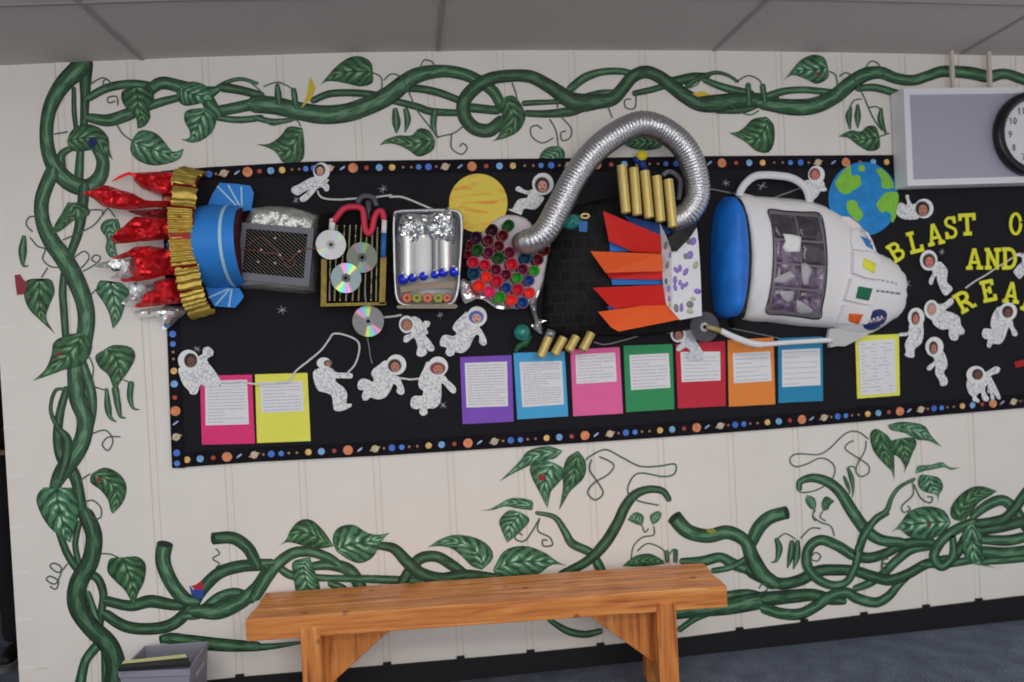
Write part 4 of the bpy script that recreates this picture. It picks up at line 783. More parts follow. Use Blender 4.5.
for tile, pts, off, h, mt in (
    (f2, [(430, 540), (470, 520), (600, 500), (665, 505), (670, 470), (720, 490), (800, 490), (850, 540), (780, 595), (735, 645), (660, 680), (665, 600), (600, 572), (480, 588)], .03, .05, SILF),
    (f2, [(360, 430), (392, 390), (390, 312), (470, 288), (580, 305), (620, 335), (540, 400), (480, 450), (410, 482), (335, 468)], .04, .03, SILF),
    (f1, [(250, 172), (310, 128), (390, 95), (430, 105), (500, 98), (830, 95), (860, 150), (830, 270), (700, 290), (640, 280), (560, 250), (490, 222), (440, 175), (420, 130), (380, 122), (310, 152)], .05, .05, REDF),
    (f1, [(380, 405), (500, 398), (800, 385), (800, 450), (600, 470), (450, 435)], .07, .03, DKRED),
    (f2, [(430, 500), (480, 450), (520, 385), (600, 345), (585, 295), (720, 262), (850, 290), (880, 440), (700, 475), (560, 492)], .09, .04, REDF),
    (f1, [(35, 260), (100, 235), (180, 205), (230, 205), (330, 240), (430, 270), (520, 320), (640, 325), (830, 330), (830, 385), (600, 380), (480, 390), (370, 400), (250, 385), (180, 370), (110, 310), (40, 280)], .12, .04, REDF),
    (f2, [(130, 150), (250, 120), (420, 96), (440, 190), (410, 255), (240, 268), (300, 220), (330, 195), (260, 182), (140, 182)], .13, .012, SILF),
    (f2, [(255, 105), (400, 40), (430, 18), (560, 5), (690, 30), (800, 60), (800, 230), (700, 235), (600, 268), (460, 290), (340, 295), (330, 265), (430, 250), (430, 100), (330, 112)], .15, .045, REDF),
    (f1, [(255, 630), (290, 580), (400, 490), (430, 458), (520, 452), (620, 462), (800, 480), (800, 600), (640, 640), (480, 652), (340, 668), (270, 668)], .16, .045, REDF)):
    pillow('foil_flame', cr(T(tile, pts), 2, True), off, h, mt, eng, 3.4, 7, .03, 16, smooth=False)

# foil pan with a dark wire grille
pan = thing('grille_pan', W(280, 250, .02), 'foil covered pan with a dark wire grille, right of the blue engine bell', 'foil pan')
CRUM = mat('foil_dull', C(178, 180, 176), .36, .75, bump=.5, bump_s=60)
body = pillow('foil_body', [(253, 208), (266, 206.5), (280, 206), (295, 208), (309, 212), (322, 217), (321, 231), (318, 262), (317, 292), (305, 294), (280, 292), (262, 290), (243, 289), (236, 278), (233, 262), (235, 242), (246, 222)], .012, .10, CRUM, pan, 3, 13, .008, 30, False)
q0 = [W(*p, .128) for p in ((242, 222.5), (314, 228.5), (309, 286.5), (236.5, 279))]; q1 = [W(*p, .128) for p in ((246.5, 228.5), (307.5, 234), (303.5, 278.5), (242, 272))]
b = MB(); dy = Vector((0, .03, 0)); FR = mat('frame_grey', C(92, 94, 102), .5, .2)
for i in range(4):
    k = (i + 1) % 4; b.hexa([q0[i], q0[k], q1[k], q1[i]], [q0[i] + dy, q0[k] + dy, q1[k] + dy, q1[i] + dy])
b.build('pan_frame', FR, pan)
b = MB(); b.hexa([p + Vector((0, .006, 0)) for p in q1], [p + Vector((0, .02, 0)) for p in q1])
gr = b.build('grille', mat('grille_black', C(9, 9, 10), .7, spec=.2), pan)
b = MB()
def qp(u, v, dyy=0): return (q1[0] * (1 - u) + q1[1] * u) * (1 - v) + (q1[3] * (1 - u) + q1[2] * u) * v + Vector((0, dyy, 0))
for k in range(-13, 14):
    c = k / 13.5; pts = []
    for u, v in ((max(0, c), max(0, -c)), (min(1, 1 + c), min(1, 1 - c))): pts.append(qp(u, v, .004))
    if (pts[0] - pts[1]).length > .02: b.tube(pts, .0007, 5)
b.build('grille_wire', mat('wire_silver', C(150, 146, 138), .5, .2), gr)
def wire(name, px, off, r, m, parent, beads=0, bm_=None):
    b = MB(); q = cr(px, 5); b.tube([W(x, y, off) for x, y in q], r, 7); o = b.build(name, m, parent, True)
    return o
COPPER = mat('wire_copper', C(120, 66, 54), .5)
wire('coloured_wire', T(h8, [(500, 115), (600, 125), (690, 145), (780, 150), (840, 190), (880, 205), (930, 150), (1010, 110)]) + T(A8, [(180, 470), (215, 460)]), .142, .002, COPPER, pan)
wire('coloured_wire', T(h8, [(530, 90), (600, 40), (660, 20), (740, 90), (800, 150), (860, 260), (920, 220), (890, 170)]), .140, .0016, COPPER, pan)
b = MB()
for x, y in ((650, 118), (760, 25), (955, 130), (625, 215), (760, 225), (800, 160)): b.ball(W(*T(h8, [(x, y)])[0], .143), .005, 8, 6)
b.build('wire_bead', mat('bead_pale', C(190, 170, 160), .4), pan, True)

# black bead box
box = thing('bead_box', W(352, 260, .02), 'black box with gold edges and rows of bead strings under three shiny discs', 'bead box')
BK = mat('box_black', C(10, 10, 12), .85, spec=.15)
q = [(320.5, 213), (384, 211), (387, 304), (320.5, 306)]
b = MB(); p0 = [W(*p, .10) for p in q]; b.hexa(p0, [Vector((p.x, -.012, p.z)) for p in p0]); b.build('box_body', BK, box)
b = MB()
for a, c, w in (((324, 259), (323.5, 305), 5.5), ((383.5, 256), (382, 304), 6)):
    l, r = line([a, c], w); b.poly(l + r[::-1], .112, .02)
l, r = line([(320.5, 305), (386, 303.5)], 3); b.poly(l + r[::-1], .112, .02)
b.build('gold_edge', mat('gold_paper', C(132, 112, 46), .5, .2, noise_s=40, noise_a=.3, bump=.4, bump_s=70), box)
BEAD = mat('bead_gold', C(176, 168, 126), .35, .3)
for k, (xt, xb_) in enumerate(((331, 329.5), (337, 334.5), (344.5, 340), (350, 346), (356, 352.5), (361.5, 358.5), (367, 364.6), (372.5, 371), (377.5, 376))):
    b = MB(); n = 30
    for i in range(n):
        f = i / (n - 1)
        if noise.noise((k * 3.1, i * .35, 0)) > .22: continue
        b.ball(W(xt + (xb_ - xt) * f, 226 + 74 * f, 0.106), .0037, 6, 4, sc=(1, 1, 1.25))
    b.tube([W(xt, 226, .1055), W(xb_, 300, .1055)], .0012, 5)
    b.build('bead_string', BEAD, box, True)
b = MB(); TUB = mat('tube_red', C(184, 40, 66), .45)
b.tube([W(x, y, o) for x, y, o in cr([p + (o,) for p, o in zip(T(A8, [(335, 262), (370, 222), (430, 152), (500, 135), (575, 152), (592, 240), (600, 310), (625, 348), (655, 318), (675, 225), (700, 178), (735, 172), (752, 235)]), [.12] * 13)], 6)], .0125, 12)
b.build('red_tube', TUB, box, True)
b = MB(); b.tube([W(332.5, 219, .12), W(332, 230, .12)], .0125, 12); b.tube([W(384.3, 220, .12), W(383.8, 233, .12)], .0105, 12)
b.build('white_tube_end', mat('tube_white', C(206, 206, 206), .5), box, True)
b = MB(); b.tube([W(383.8, 233, .12), W(383, 257, .12)], .0105, 12); b.build('blue_tube_end', mat('tube_blue', C(38, 96, 158), .5), box, True)
b = MB(); GRT = mat('tube_grey', C(70, 72, 78), .4)
b.tube([W(x, y, .09) for x, y in cr(T(A8, [(430, 262), (440, 215), (480, 200), (500, 240), (530, 205), (560, 230), (570, 280)]), 5)], .009, 9)
b.tube([W(x, y, .075) for x, y in cr(T(A8, [(540, 110), (570, 60), (620, 50), (670, 70), (690, 130)]), 5)], .012, 10)
b.tube([W(368.5, 201, .09), W(368.5, 220, .09)], .012, 10)
b.build('grey_tube', GRT, box, True)

# discs
def disc_sheen_mat(name, base, sat, k, rough=.18, rot=0, alpha=1):
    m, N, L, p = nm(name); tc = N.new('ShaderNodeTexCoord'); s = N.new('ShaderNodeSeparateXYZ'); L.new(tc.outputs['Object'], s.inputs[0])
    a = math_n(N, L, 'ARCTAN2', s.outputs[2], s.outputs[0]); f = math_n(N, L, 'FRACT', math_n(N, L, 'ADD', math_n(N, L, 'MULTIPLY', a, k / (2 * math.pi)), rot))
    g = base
    st = [(0, g), (.2, g), (.27, C(214, 190, 84)), (.34, C(96, 208, 110)), (.42, C(84, 176, 206)), (.5, C(170, 110, 196)), (.56, C(226, 130, 150)), (.64, g), (1, g)]  # rainbow reflection of the disc painted into its base colour by angle
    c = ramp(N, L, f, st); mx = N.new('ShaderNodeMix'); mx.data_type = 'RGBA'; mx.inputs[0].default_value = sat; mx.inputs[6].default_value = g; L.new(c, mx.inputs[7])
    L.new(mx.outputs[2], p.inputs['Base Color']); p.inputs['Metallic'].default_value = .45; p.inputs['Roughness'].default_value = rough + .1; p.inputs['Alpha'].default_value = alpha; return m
HUB = mat('disc_hub', C(60, 60, 62), .3); CLR = mat('disc_clear', C(150, 150, 156), .15, alpha=.45)
def disc(px, r, off, m, label, hub=HUB, tilt=0):
    c = W(*px, off); R = r / 803 * (DIST - off) * 1.01; t = thing('compact_disc', c, label, 'disc', 'shiny discs fixed to the rocket'); t.rotation_euler = (tilt, 0, 0)
    for nme, r0, r1, mm in (('disc_surface', R, R * .30, m), ('disc_centre', R * .3, R * .12, hub)):
        b = MB(); b.disc((0, 0, 0), r0, 48, .0014, r1); me_o = b.build(nme, mm); me_o.parent = t
    return t
disc((330.9, 244.6), 14.4, .135, disc_sheen_mat('disc_pale', C(140, 141, 141), .2, 2, .22, .1), 'silver white disc at the left of the bead box', mat('disc_hub_pale', C(150, 150, 150), .3))
disc((362, 257.5), 14.8, .128, disc_sheen_mat('disc_green', C(80, 86, 78), .2, 2, .25, .9), 'dull grey green disc in the middle of the bead box', HUB)
disc((346, 278), 14.6, .136, disc_sheen_mat('disc_rainbow', C(92, 106, 110), .75, 2, .2, .0), 'rainbow coloured disc over the lower bead strings', HUB)
disc((368.2, 321.2), 15.2, .045, disc_sheen_mat('disc_rainbow_grey', C(84, 83, 85), .6, 2, .22, .81), 'grey rainbow disc hanging below the bead box', CLR)
disc((704.7, 327), 15.6, .075, mat('disc_smoke', C(90, 90, 98), .12, alpha=.45), 'clear grey disc at the end of the white pipe', mat('disc_hub_clear', C(170, 165, 160), .2))
ribbon([(365, 286), (365.4, 295), (366.2, 306)], 1.1, 'thin string holding the lowest disc to the bead box', .118, STR, 'string', 'string', 0)

# foil tray
tray = thing('foil_tray', W(426, 260, .02), 'shiny foil tray filled with tin cans, blue ornaments and ring sweets', 'foil tray')
CHR = mat('foil_bright', C(206, 208, 212), .14, .95, bump=.2, bump_s=50)
rim = cr([(394, 217), (399, 211.5), (420, 210.5), (440, 210), (455, 211), (461, 217), (461.5, 240), (459.5, 270), (458, 288), (454.5, 300), (447, 304.5), (425, 305), (404, 304.5), (397, 298), (395, 280), (394, 250)], 4, True)
b = MB(); b.tube([W(x, y, .075) for x, y in rim + rim[:2]], .0065, 8); b.build('tray_rim', mat('tray_rim', C(168, 168, 172), .3, .8), tray, True)
v = [W(x, y, .075) for x, y in rim]; n = len(v); cx = sum((p for p in v), Vector()) / n
v2 = [Vector((cx.x + (p.x - cx.x) * .9, -.014, cx.z + (p.z - cx.z) * .92)) for p in v]
me = mesh('tray_body', v + v2, [(i, n + i, n + (i + 1) % n, (i + 1) % n) for i in range(n)] + [tuple(range(n, 2 * n))]); link('tray_body', me, tray, mat('tray_inside', C(206, 208, 214), .42, .25), True)
plate('tray_lip', [(396, 306), (402, 305), (455, 304), (458, 306), (456, 308.5), (398, 308.5)], .09, .012, mat('lip_tan', C(122, 112, 96), .5, .1), tray)
pillow('crumpled_foil', cr([(397.5, 243), (397, 226), (401, 215), (414, 213), (426, 214), (436, 211), (446, 207), (451, 209), (453, 216), (456, 226), (455, 240), (451, 248), (440, 243), (425, 244), (412, 246)], 2, True), .05, .045, CHR, tray, 2.8, 6, .025, 26, False)
CAN = mat('tin', C(190, 190, 188), .35, .7)
for i, (x0, x1, yt, ybt) in enumerate(((399.5, 415.5, 236, 277), (414.5, 432, 238, 277), (430.5, 442, 226, 274), (438, 453, 238, 272))):
    b = MB(); a, c = W((x0 + x1) / 2, yt, .06), W((x0 + x1) / 2 + .4, ybt, .06); r = (x1 - x0) / 2 / 803 * (DIST - .06); n = 40
    b.tube([a + (c - a) * k / n for k in range(n + 1)], [r * (1 + (.012 * math.sin(k * 1.57) if 4 < k < 36 else 0)) for k in range(n + 1)], 20)
    b.build('tin_can', CAN if i in (0, 3) else mat('can_label', C(226, 226, 224), .5) if i == 1 else mat('tin_shaded', C(120, 122, 124), .35, .7), tray, True)  # third can gets a darker tin, painting in highlight contrast
ORN = mat('ornament_blue', C(34, 50, 196), .15, .35); ORW = mat('ornament_white', C(204, 214, 236), .25)
v8 = (385, 245, 8)
for x, y, r in ((145, 275, 44), (222, 262, 36), (308, 250, 36), (400, 238, 34), (462, 222, 38), (553, 215, 42)):
    b = MB(); px = T(v8, [(x, y)])[0]; c = W(*px, .10); rr = r / 8 / 803 * (DIST - .1)
    b.ball(c, rr, 14, 10); b.ball(c + Vector((rr * .45, -rr * .55, rr * .4)), rr * .42, 8, 6, 1); b.tube([c + Vector((0, 0, rr * .9)), c + Vector((0, 0, rr * 1.25))], rr * .28, 8, mi=1)
    b.build('ornament', [ORN, ORW], tray, True)
for i, x in enumerate((175, 255, 340, 425, 497)):
    px = T(v8, [(x, 424)])[0]; c = W(*px, .045); rr = (40 if i < 4 else 34) / 8 / 803 * (DIST - .045); b = MB()
    b.tube([c + Vector((rr * .62 * math.cos(a), 0, rr * .62 * math.sin(a))) for a in (2 * math.pi * k / 20 for k in range(22))], rr * .4, 8)
    b.build('ring_sweet', mat('ring_orange' if i % 2 == 0 else 'ring_olive', C(196, 112, 78) if i % 2 == 0 else C(150, 150, 74), .5), tray, True)
b = MB(); b.poly(T(v8, [(120, 335), (350, 300), (575, 285), (578, 340), (340, 350), (125, 380)]), .04, .008); b.build('tray_divider', mat('brown_foil', C(110, 96, 84), .4, .5), tray)

# cluster of coloured cups
cup = thing('cup_cluster', W(508, 260, .02), 'cluster of coloured cups seen end on, packed on a white padded base', 'cup cluster')
c8, d8 = (455, 200, 8), (455, 280, 8)
pillow('padded_base', cr(T(c8, [(95, 330), (210, 265), (300, 170), (400, 120), (520, 130), (600, 175), (700, 330), (760, 345), (740, 450), (722, 560), (700, 680)]) + T(d8, [(690, 40), (640, 130), (560, 225), (440, 228), (340, 208), (250, 140), (170, 110), (110, 60)]) + T(c8, [(120, 600), (85, 450)]), 3, True), .012, .05, mat('padding_white', C(196, 190, 196), .8, noise_s=40, noise_a=.06), cup, 4, 6)
pillow('foil_trim', cr(T(d8, [(690, 10), (705, 40), (660, 150), (650, 230), (665, 310), (735, 325), (690, 345), (700, 430), (640, 400), (610, 360), (640, 345), (610, 240), (600, 190), (640, 110)]), 2, True), .045, .02, SILF, cup, 2.5, 4, .01, 50, False)
pillow('foil_trim', cr(T(d8, [(40, 0), (100, 0), (125, 60), (170, 120), (250, 135), (340, 205), (440, 215), (430, 235), (330, 225), (240, 165), (170, 150), (80, 190), (50, 120)]), 2, True), .06, .015, SILF, cup, 2.5, 4, .008, 50, False)
CCOL = {'g': C(26, 84, 34), 'G': C(40, 150, 44), 'd': C(92, 10, 24), 'k': C(52, 16, 48), 'r': C(182, 22, 52), 'm': C(104, 14, 54), 'b': C(22, 74, 136), 'B': C(14, 66, 94), 'o': C(234, 58, 40), 'p': C(232, 48, 116), 'n': C(48, 9, 20)}
RIM = mat('cup_rim', C(132, 70, 82), .6)
for tile, lst in ((c8, [(432, 200, 46, 'g'), (300, 237, 46, 'n'), (385, 282, 46, 'd'), (172, 297, 48, 'k'), (268, 320, 46, 'd'), (118, 355, 30, 'd'), (352, 367, 46, 'd'), (183, 398, 48, 'g'), (106, 432, 32, 'd'), (270, 417, 46, 'm'), (438, 420, 48, 'm'), (352, 460, 48, 'g'), (147, 497, 48, 'r'), (240, 517, 46, 'r'),
                        (455, 512, 50, 'r'), (567, 462, 48, 'B'), (665, 475, 48, 'd'), (725, 400, 40, 'd'), (328, 556, 48, 'm'), (543, 552, 46, 'm'), (635, 566, 46, 'G'), (153, 582, 50, 'B'), (410, 597, 46, 'm'), (252, 612, 46, 'o'), (500, 622, 48, 'G'), (594, 642, 46, 'b'), (337, 648, 50, 'r')]),
                  (d8, [(195, 45, 52, 'o'), (278, 92, 46, 'p'), (412, 62, 46, 'b'), (505, 76, 50, 'r'), (362, 138, 50, 'G'), (452, 160, 48, 'o'), (543, 180, 48, 'b'), (600, 102, 46, 'o')])):
    for x, y, r, k in lst:
        px = T(tile, [(x, y)])[0]; c = W(*px, .12); R = r / 8 / 803 * (DIST - .12); n = 20; v = []; f = []
        rings = [(R, .075), (R, 0), (R * .86, -.001), (R * .84, .05), (0.001, .051)]
        for rr, dy_ in rings: v += [c + Vector((rr * math.cos(2 * math.pi * j / n), dy_, rr * math.sin(2 * math.pi * j / n))) for j in range(n)]
        mi = []
        for i in range(4):
            for j in range(n): f.append((i * n + j, i * n + (j + 1) % n, (i + 1) * n + (j + 1) % n, (i + 1) * n + j)); mi.append(1 if i == 1 and r > 40 and k in 'rpodmGb' else 0)
        me = mesh('cup', v, f, mi=mi); link('cup', me, cup, [mat('cup_' + k, CCOL[k], .55), RIM], True)

# flexible duct
dc = [(519, 242, .11), (526, 242, .15), (536, 239, .17), (547, 229, .18), (560, 205, .185), (573, 180, .19), (590, 156, .195), (612, 137, .20), (640, 124, .20), (665, 131, .19), (686, 150, .18), (696, 176, .165), (697, 196, .155), (690, 211, .145), (680, 219, .135), (671, 222, .13)]
q = resample(dc, 300); b = MB()
b.tube([W(*p) for p in q], [.054 * (.965 + .035 * math.sin(i * 2 * math.pi / 3.2)) * (min(1, .72 + i / 26) if i < 10 else 1) for i in range(300)], 28)
dt = thing('flexible_duct', W(600, 190, .1), 'silver flexible duct arching from the cups over to the gold tubes', 'duct')
b.build('duct_hose', mat('duct_foil', C(172, 172, 176), .3, .9, bump=.3, bump_s=120), dt, True)
b = MB(); e = W(671, 222, .13); b.tube([e, e + (W(671, 222, .13) - W(676, 221, .135)).normalized() * .004], .05, 24); b.build('duct_collar', mat('collar_grey', C(110, 110, 112), .4, .6), dt, True)
wire_o = MB(); wire_o.tube([W(x, y, .06) for x, y in cr(T((580, 140, 8), [(665, 285), (700, 255), (750, 265), (800, 320), (800, 400), (790, 480)]), 5)], .010, 10)
wire_o.build('grey_hose', mat('hose_grey', C(112, 112, 120), .4), dt, True)

# black tiled hull
m, N, L, p = nm('hull_tiles'); tc = N.new('ShaderNodeTexCoord'); mp = N.new('ShaderNodeMapping'); mp.inputs['Rotation'].default_value = (math.pi / 2, 0, 0); L.new(tc.outputs['Object'], mp.inputs[0])
br = N.new('ShaderNodeTexBrick'); br.inputs['Scale'].default_value = 1; br.inputs['Brick Width'].default_value = .045; br.inputs['Row Height'].default_value = .045; br.inputs['Mortar Size'].default_value = .0016; br.offset = .35
br.inputs['Color1'].default_value = C(17, 16, 18); br.inputs['Color2'].default_value = C(25, 24, 25); br.inputs['Mortar'].default_value = C(40, 39, 41); L.new(mp.outputs[0], br.inputs[0]); L.new(br.outputs['Color'], p.inputs['Base Color'])
p.inputs['Roughness'].default_value = .7; p.inputs['Specular IOR Level'].default_value = .2; bp = N.new('ShaderNodeBump'); bp.inputs['Strength'].default_value = .6; bp.inputs['Distance'].default_value = .003; bp.invert = True; L.new(br.outputs['Fac'], bp.inputs['Height']); L.new(bp.outputs[0], p.inputs['Normal'])
hul = thing('tiled_hull', W(620, 270, .02), 'dark rocket hull covered in small black square tiles, behind the red and orange fins', 'rocket hull')
hb = pillow('hull_shell', [(552, 244), (560, 222), (578, 205), (600, 199), (640, 199), (690, 205), (700, 230), (702, 300), (695, 330), (640, 337), (600, 336), (560, 337), (546, 331), (541, 312), (544, 285)], .012, .10, m, hul, 6, 45, back=.009)
# small ornaments by the hull
TEAL = mat('teal_glass', C(30, 112, 104), .15, coat=.5, noise_s=60, noise_a=.3)
o = thing('toy_bow', W(573, 222, .1), 'small teal bow with a gold ring and a blue tag on the dark hull', 'ornament')
i4 = (512, 171, 3.988)
pillow('bow', cr(T(i4, [(205, 200), (240, 170), (280, 185), (275, 215), (240, 235), (210, 225)]), 2, True), .085, .015, TEAL, o, 2.5, 4, .006, 60, False)
b = MB(); c = W(585, 216, .115); b.tube([c + Vector((.017 * math.cos(a), 0, .009 * math.sin(a))) for a in (2 * math.pi * k / 20 for k in range(22))], .005, 8); b.build('gold_ring', mat('gold_ring', C(206, 180, 120), .3, .6), o, True)
plate('blue_tag', T(i4, [(265, 200), (302, 200), (300, 245), (268, 240)]), .1, .012, mat('tag_blue', C(36, 96, 166), .5), o)
o = thing('glass_ornament', W(522, 333, .03), 'teal glass ball ornament on a green stem above the light blue card', 'ornament')
b = MB(); b.ball(W(522, 332.5, .04), .036, 20, 14); b.build('glass_ball', TEAL, o, True)
b = MB(); b.tube([W(*p, .025) for p in cr(T(d8, [(590, 440), (560, 500), (510, 530), (485, 575)]), 4)], [.018] * 6 + [.013] * 4 + [.009] * 3, 10); b.build('stem', mat('stem_green', C(28, 84, 54), .4), o, True)
# peg with a yellow top
o = thing('topped_peg', W(642, 160, .03), 'blue peg with a round yellow top standing above the tall gold tubes', 'peg')
k8 = (580, 140, 8)
b = MB(); b.tube([W(641, 161, .045), W(642, 164, .045), W(645.5, 172, .045)], .016, 12); b.tube([W(633, 159, .04), W(640, 162, .045)], .012, 10); b.build('blue_stem', mat('peg_blue', C(24, 46, 120), .4), o, True)
b = MB(); b.ball(W(642, 155.6, .05), .0235, 16, 10, sc=(1, .6, 1)); b.build('yellow_top', mat('peg_yellow', C(204, 190, 28), .45), o, True)

# fins and flowered end plate
def sheet3(name, pts, offs, th, m, parent):
    pts_ = [tuple(p) for p in pts]; vs, fs, nb = fill(pts_, 0); v = [W(p[0], p[1], o) for p, o in zip(pts_, offs)]; k = len(v); v += [p + Vector((0, th, 0)) for p in v]
    f = list(fs) + [tuple(i + k for i in reversed(t_)) for t_ in fs] + [(i, i + k, (i + 1) % k + k, (i + 1) % k) for i in range(k)]
    me = mesh(name, v, f); bm = bmesh.new(); bm.from_mesh(me); bmesh.ops.recalc_face_normals(bm, faces=bm.faces); bm.to_mesh(me); bm.free(); return link(name, me, parent, m)
fin = thing('fin_section', W(640, 270, .1), 'fan of red, orange and blue card fins in front of a flower printed end plate', 'fin section')
FRED, FOR, FBL = mat('fin_red', C(192, 32, 26), .6), mat('fin_orange', C(222, 82, 30), .6), mat('fin_blue', C(30, 104, 186), .6)
k4, k7 = (580, 200, 8), (580, 270, 8)
for tile, pts, offs, mt in (
    (k4, [(345, 120), (610, 185), (690, 215), (740, 260), (640, 300), (420, 200)], [.13] * 6, mat('fin_navy', C(16, 56, 122), .6)),
    (k4, [(235, 328), (420, 395), (400, 410), (240, 412)], [.125] * 4, FBL), (k4, [(250, 625), (665, 632), (665, 675), (258, 680)], [.125] * 4, FBL), (k7, [(215, 292), (300, 285), (300, 318), (235, 320)], [.125] * 4, FBL),
    (k4, [(185, 88), (645, 282), (655, 425), (420, 412), (232, 330)], [.20, .17, .14, .14, .16], FRED),
    (k4, [(205, 575), (660, 560), (662, 638), (240, 628)], [.16, .15, .14, .14], FRED), (k4, [(85, 410), (655, 430), (662, 570), (205, 582)], [.21, .18, .17, .175], FOR),
    (k7, [(105, 142), (665, 118), (685, 280), (500, 286), (285, 308), (240, 292)], [.20, .18, .15, .15, .155, .16], FRED),
    (k7, [(145, 335), (500, 286), (690, 280), (795, 396), (310, 492), (250, 458)], [.17, .165, .16, .19, .21, .205], FOR)):
    sheet3('fin', T(tile, pts), offs, .004, mt, fin)
FLW = mat('flower_paper', C(204, 204, 212), .7)
ep1 = sheet3('end_plate', T(k4, [(640, 185), (690, 290), (735, 400), (740, 870), (735, 890), (690, 835), (665, 680), (650, 420)]), [.13, .16, .19, .19, .185, .165, .15, .14], .004, FLW, fin)
ep2 = sheet3('end_plate', T(k4, [(735, 400), (800, 380), (935, 222), (950, 350), (965, 600), (975, 925), (800, 960), (738, 890), (735, 640)]), [.19, .185, .16, .162, .165, .165, .178, .185, .19], .004, FLW, fin)
PET, GRYP, OLV = mat('petal_purple', C(138, 114, 190), .7), mat('petal_grey', C(128, 122, 128), .7), mat('petal_olive', C(172, 170, 140), .7)
T1, T2 = bvh(ep1), bvh(ep2)
for tile, lst in ((k4, [(905, 330, 26, 34, 20, PET), (868, 330, 22, 30, -20, GRYP), (880, 440, 26, 34, 10, PET), (845, 450, 18, 26, -15, GRYP), (925, 520, 22, 34, 20, OLV), (770, 560, 18, 30, -35, PET), (800, 545, 16, 30, 0, PET), (845, 575, 20, 34, 30, PET), (760, 640, 18, 34, 0, PET), (800, 660, 14, 24, 10, PET)]),
                  (k7, [(762, 140, 16, 30, -10, PET), (820, 130, 16, 28, 10, PET), (850, 115, 14, 26, 30, PET), (940, 170, 30, 24, 10, PET), (880, 275, 30, 30, 0, GRYP), (770, 305, 20, 36, -10, GRYP), (812, 300, 16, 38, 0, PET), (880, 330, 30, 22, 0, OLV), (905, 230, 24, 16, 20, OLV)])):
    for x, y, rx, ry, ro, mt in lst: decal('printed_petal', T(tile, ell((x, y), rx, ry, 10, ro)), T2, mt, ep2, .0005, 0, .0004, .19)
for tile, lst in ((k4, [(685, 365, 16, 34, 10, GRYP), (720, 440, 12, 26, 10, PET), (700, 520, 14, 32, 10, GRYP), (690, 650, 12, 26, 0, mat('petal_teal', C(60, 120, 120), .7))]), (k7, [(710, 150, 12, 30, 0, PET), (715, 230, 12, 26, 0, PET), (720, 280, 12, 18, 0, OLV)])):
    for x, y, rx, ry, ro, mt in lst: decal('printed_petal', T(tile, ell((x, y), rx, ry, 10, ro)), T1, mt, ep1, .0005, 0, .0004, .17)
sheet3('black_gusset', T(k4, [(700, 300), (800, 240), (935, 180), (932, 222), (880, 300), (775, 410), (735, 412)], ), [.19, .19, .18, .175, .19, .2, .2], .004, mat('gusset_black', C(24, 23, 25), .6), fin)

# gold tubes
def tubes(nm_, tile, lst, off, label, r, cap=None):
    t = thing(nm_, W(*T(tile, [lst[0][:2]])[0], off), label, 'gold tubes'); g = mat('gold_tube', C(186, 166, 102), .42, .4, noise_s=50, noise_a=.08)
    for i, (x0, y0_, x1, y1_) in enumerate(lst):
        a, c = T(tile, [(x0, y0_), (x1, y1_)]); A_, C_ = W(*a, off), W(*c, off + .012); b = MB(); n = 24
        d = (C_ - A_).normalized(); ring = [(A_, r * .8), (A_ - d * .0, r), (C_, r), (C_ - d * .0005, r * .82), (C_ - d * .03, r * .8), (C_ - d * .03, .0005)]
        b.tube([A_, C_], r, n, False); b.tube([C_, C_ - d * .03], r * .84, n, False); b.tube([C_ - d * .029, C_ - d * .03], r * .84, n); b.tube([A_, A_ + d * .002], r * .99, n)
        b.build('tube', g, t, True)
        if cap and i == 0:
            b = MB(); b.tube([A_ - d * .012, A_ + d * .02], r * 1.06, n); b.build('silver_cap', mat('cap_silver', C(140, 140, 140), .35, .7), t, True)
    return t
tubes('gold_tube_row', k8, [(333, 205, 368, 582), (428, 225, 458, 600), (517, 250, 553, 622), (612, 290, 645, 652), (705, 318, 742, 695)], .19, 'row of five tall gold tubes under the silver duct, above the red fins', .0205)
tubes('gold_tube_row', d8, [(765, 425, 683, 615), (868, 462, 795, 595), (970, 452, 907, 565), (1090, 425, 1020, 560)], .06, 'row of short slanting gold tubes above the light blue and pink cards', .019, True)

# nose capsule
cap = thing('rocket_nose', W(800, 265, .02), 'white rocket nose with a dark paned window, a blue pod and a round badge', 'rocket nose')
WCARD = mat('white_card', C(208, 207, 212), .65, noise_s=5, noise_a=.03)
n8, m8, r8, q8, u8 = (700, 160, 8), (690, 240, 8), (800, 230, 8), (800, 280, 8), (730, 280, 8)
hull_px = [(734, 193.5), (755, 196), (775, 197.5), (795, 199), (810, 201), (826, 207.5), (841, 216), (855, 229), (866, 241), (874, 251), (884, 256), (893, 262), (900, 269.5), (904, 278), (905, 286), (904.5, 300), (900, 314), (891, 321), (879, 329), (866, 335), (850, 336), (838, 332), (830, 328), (800, 326), (770, 322), (740, 319), (742, 300), (743, 258), (739, 220)]
left_edge = lambda a, c: max(a[0], c[0]) < 744.5 and abs(a[1] - c[1]) > 10
hull = pillow('nose_shell', cr(hull_px, 2, True), .012, .12, WCARD, cap, 5, 52, skip=left_edge, back=.009)
HT = bvh(hull)
pillow('black_rim', cr([(729, 199), (736, 199), (744, 216), (748.5, 245), (748, 275), (744.5, 302), (740, 320), (728, 319)], 3, True), .02, .125, mat('rim_black', C(14, 13, 15), .5), cap, 4, 18)
pillow('blue_pod', cr([(711, 240), (713, 217), (719, 202), (726, 197), (733, 202), (740, 216), (743.5, 240), (744, 270), (741, 298), (735, 316), (724, 318.5), (715, 312), (711.5, 290), (710.5, 265)], 3, True), .015, .15, mat('pod_blue', C(22, 104, 192), .5, noise_s=14, noise_a=.18, bump=.25, bump_s=30), cap, 3, 17)
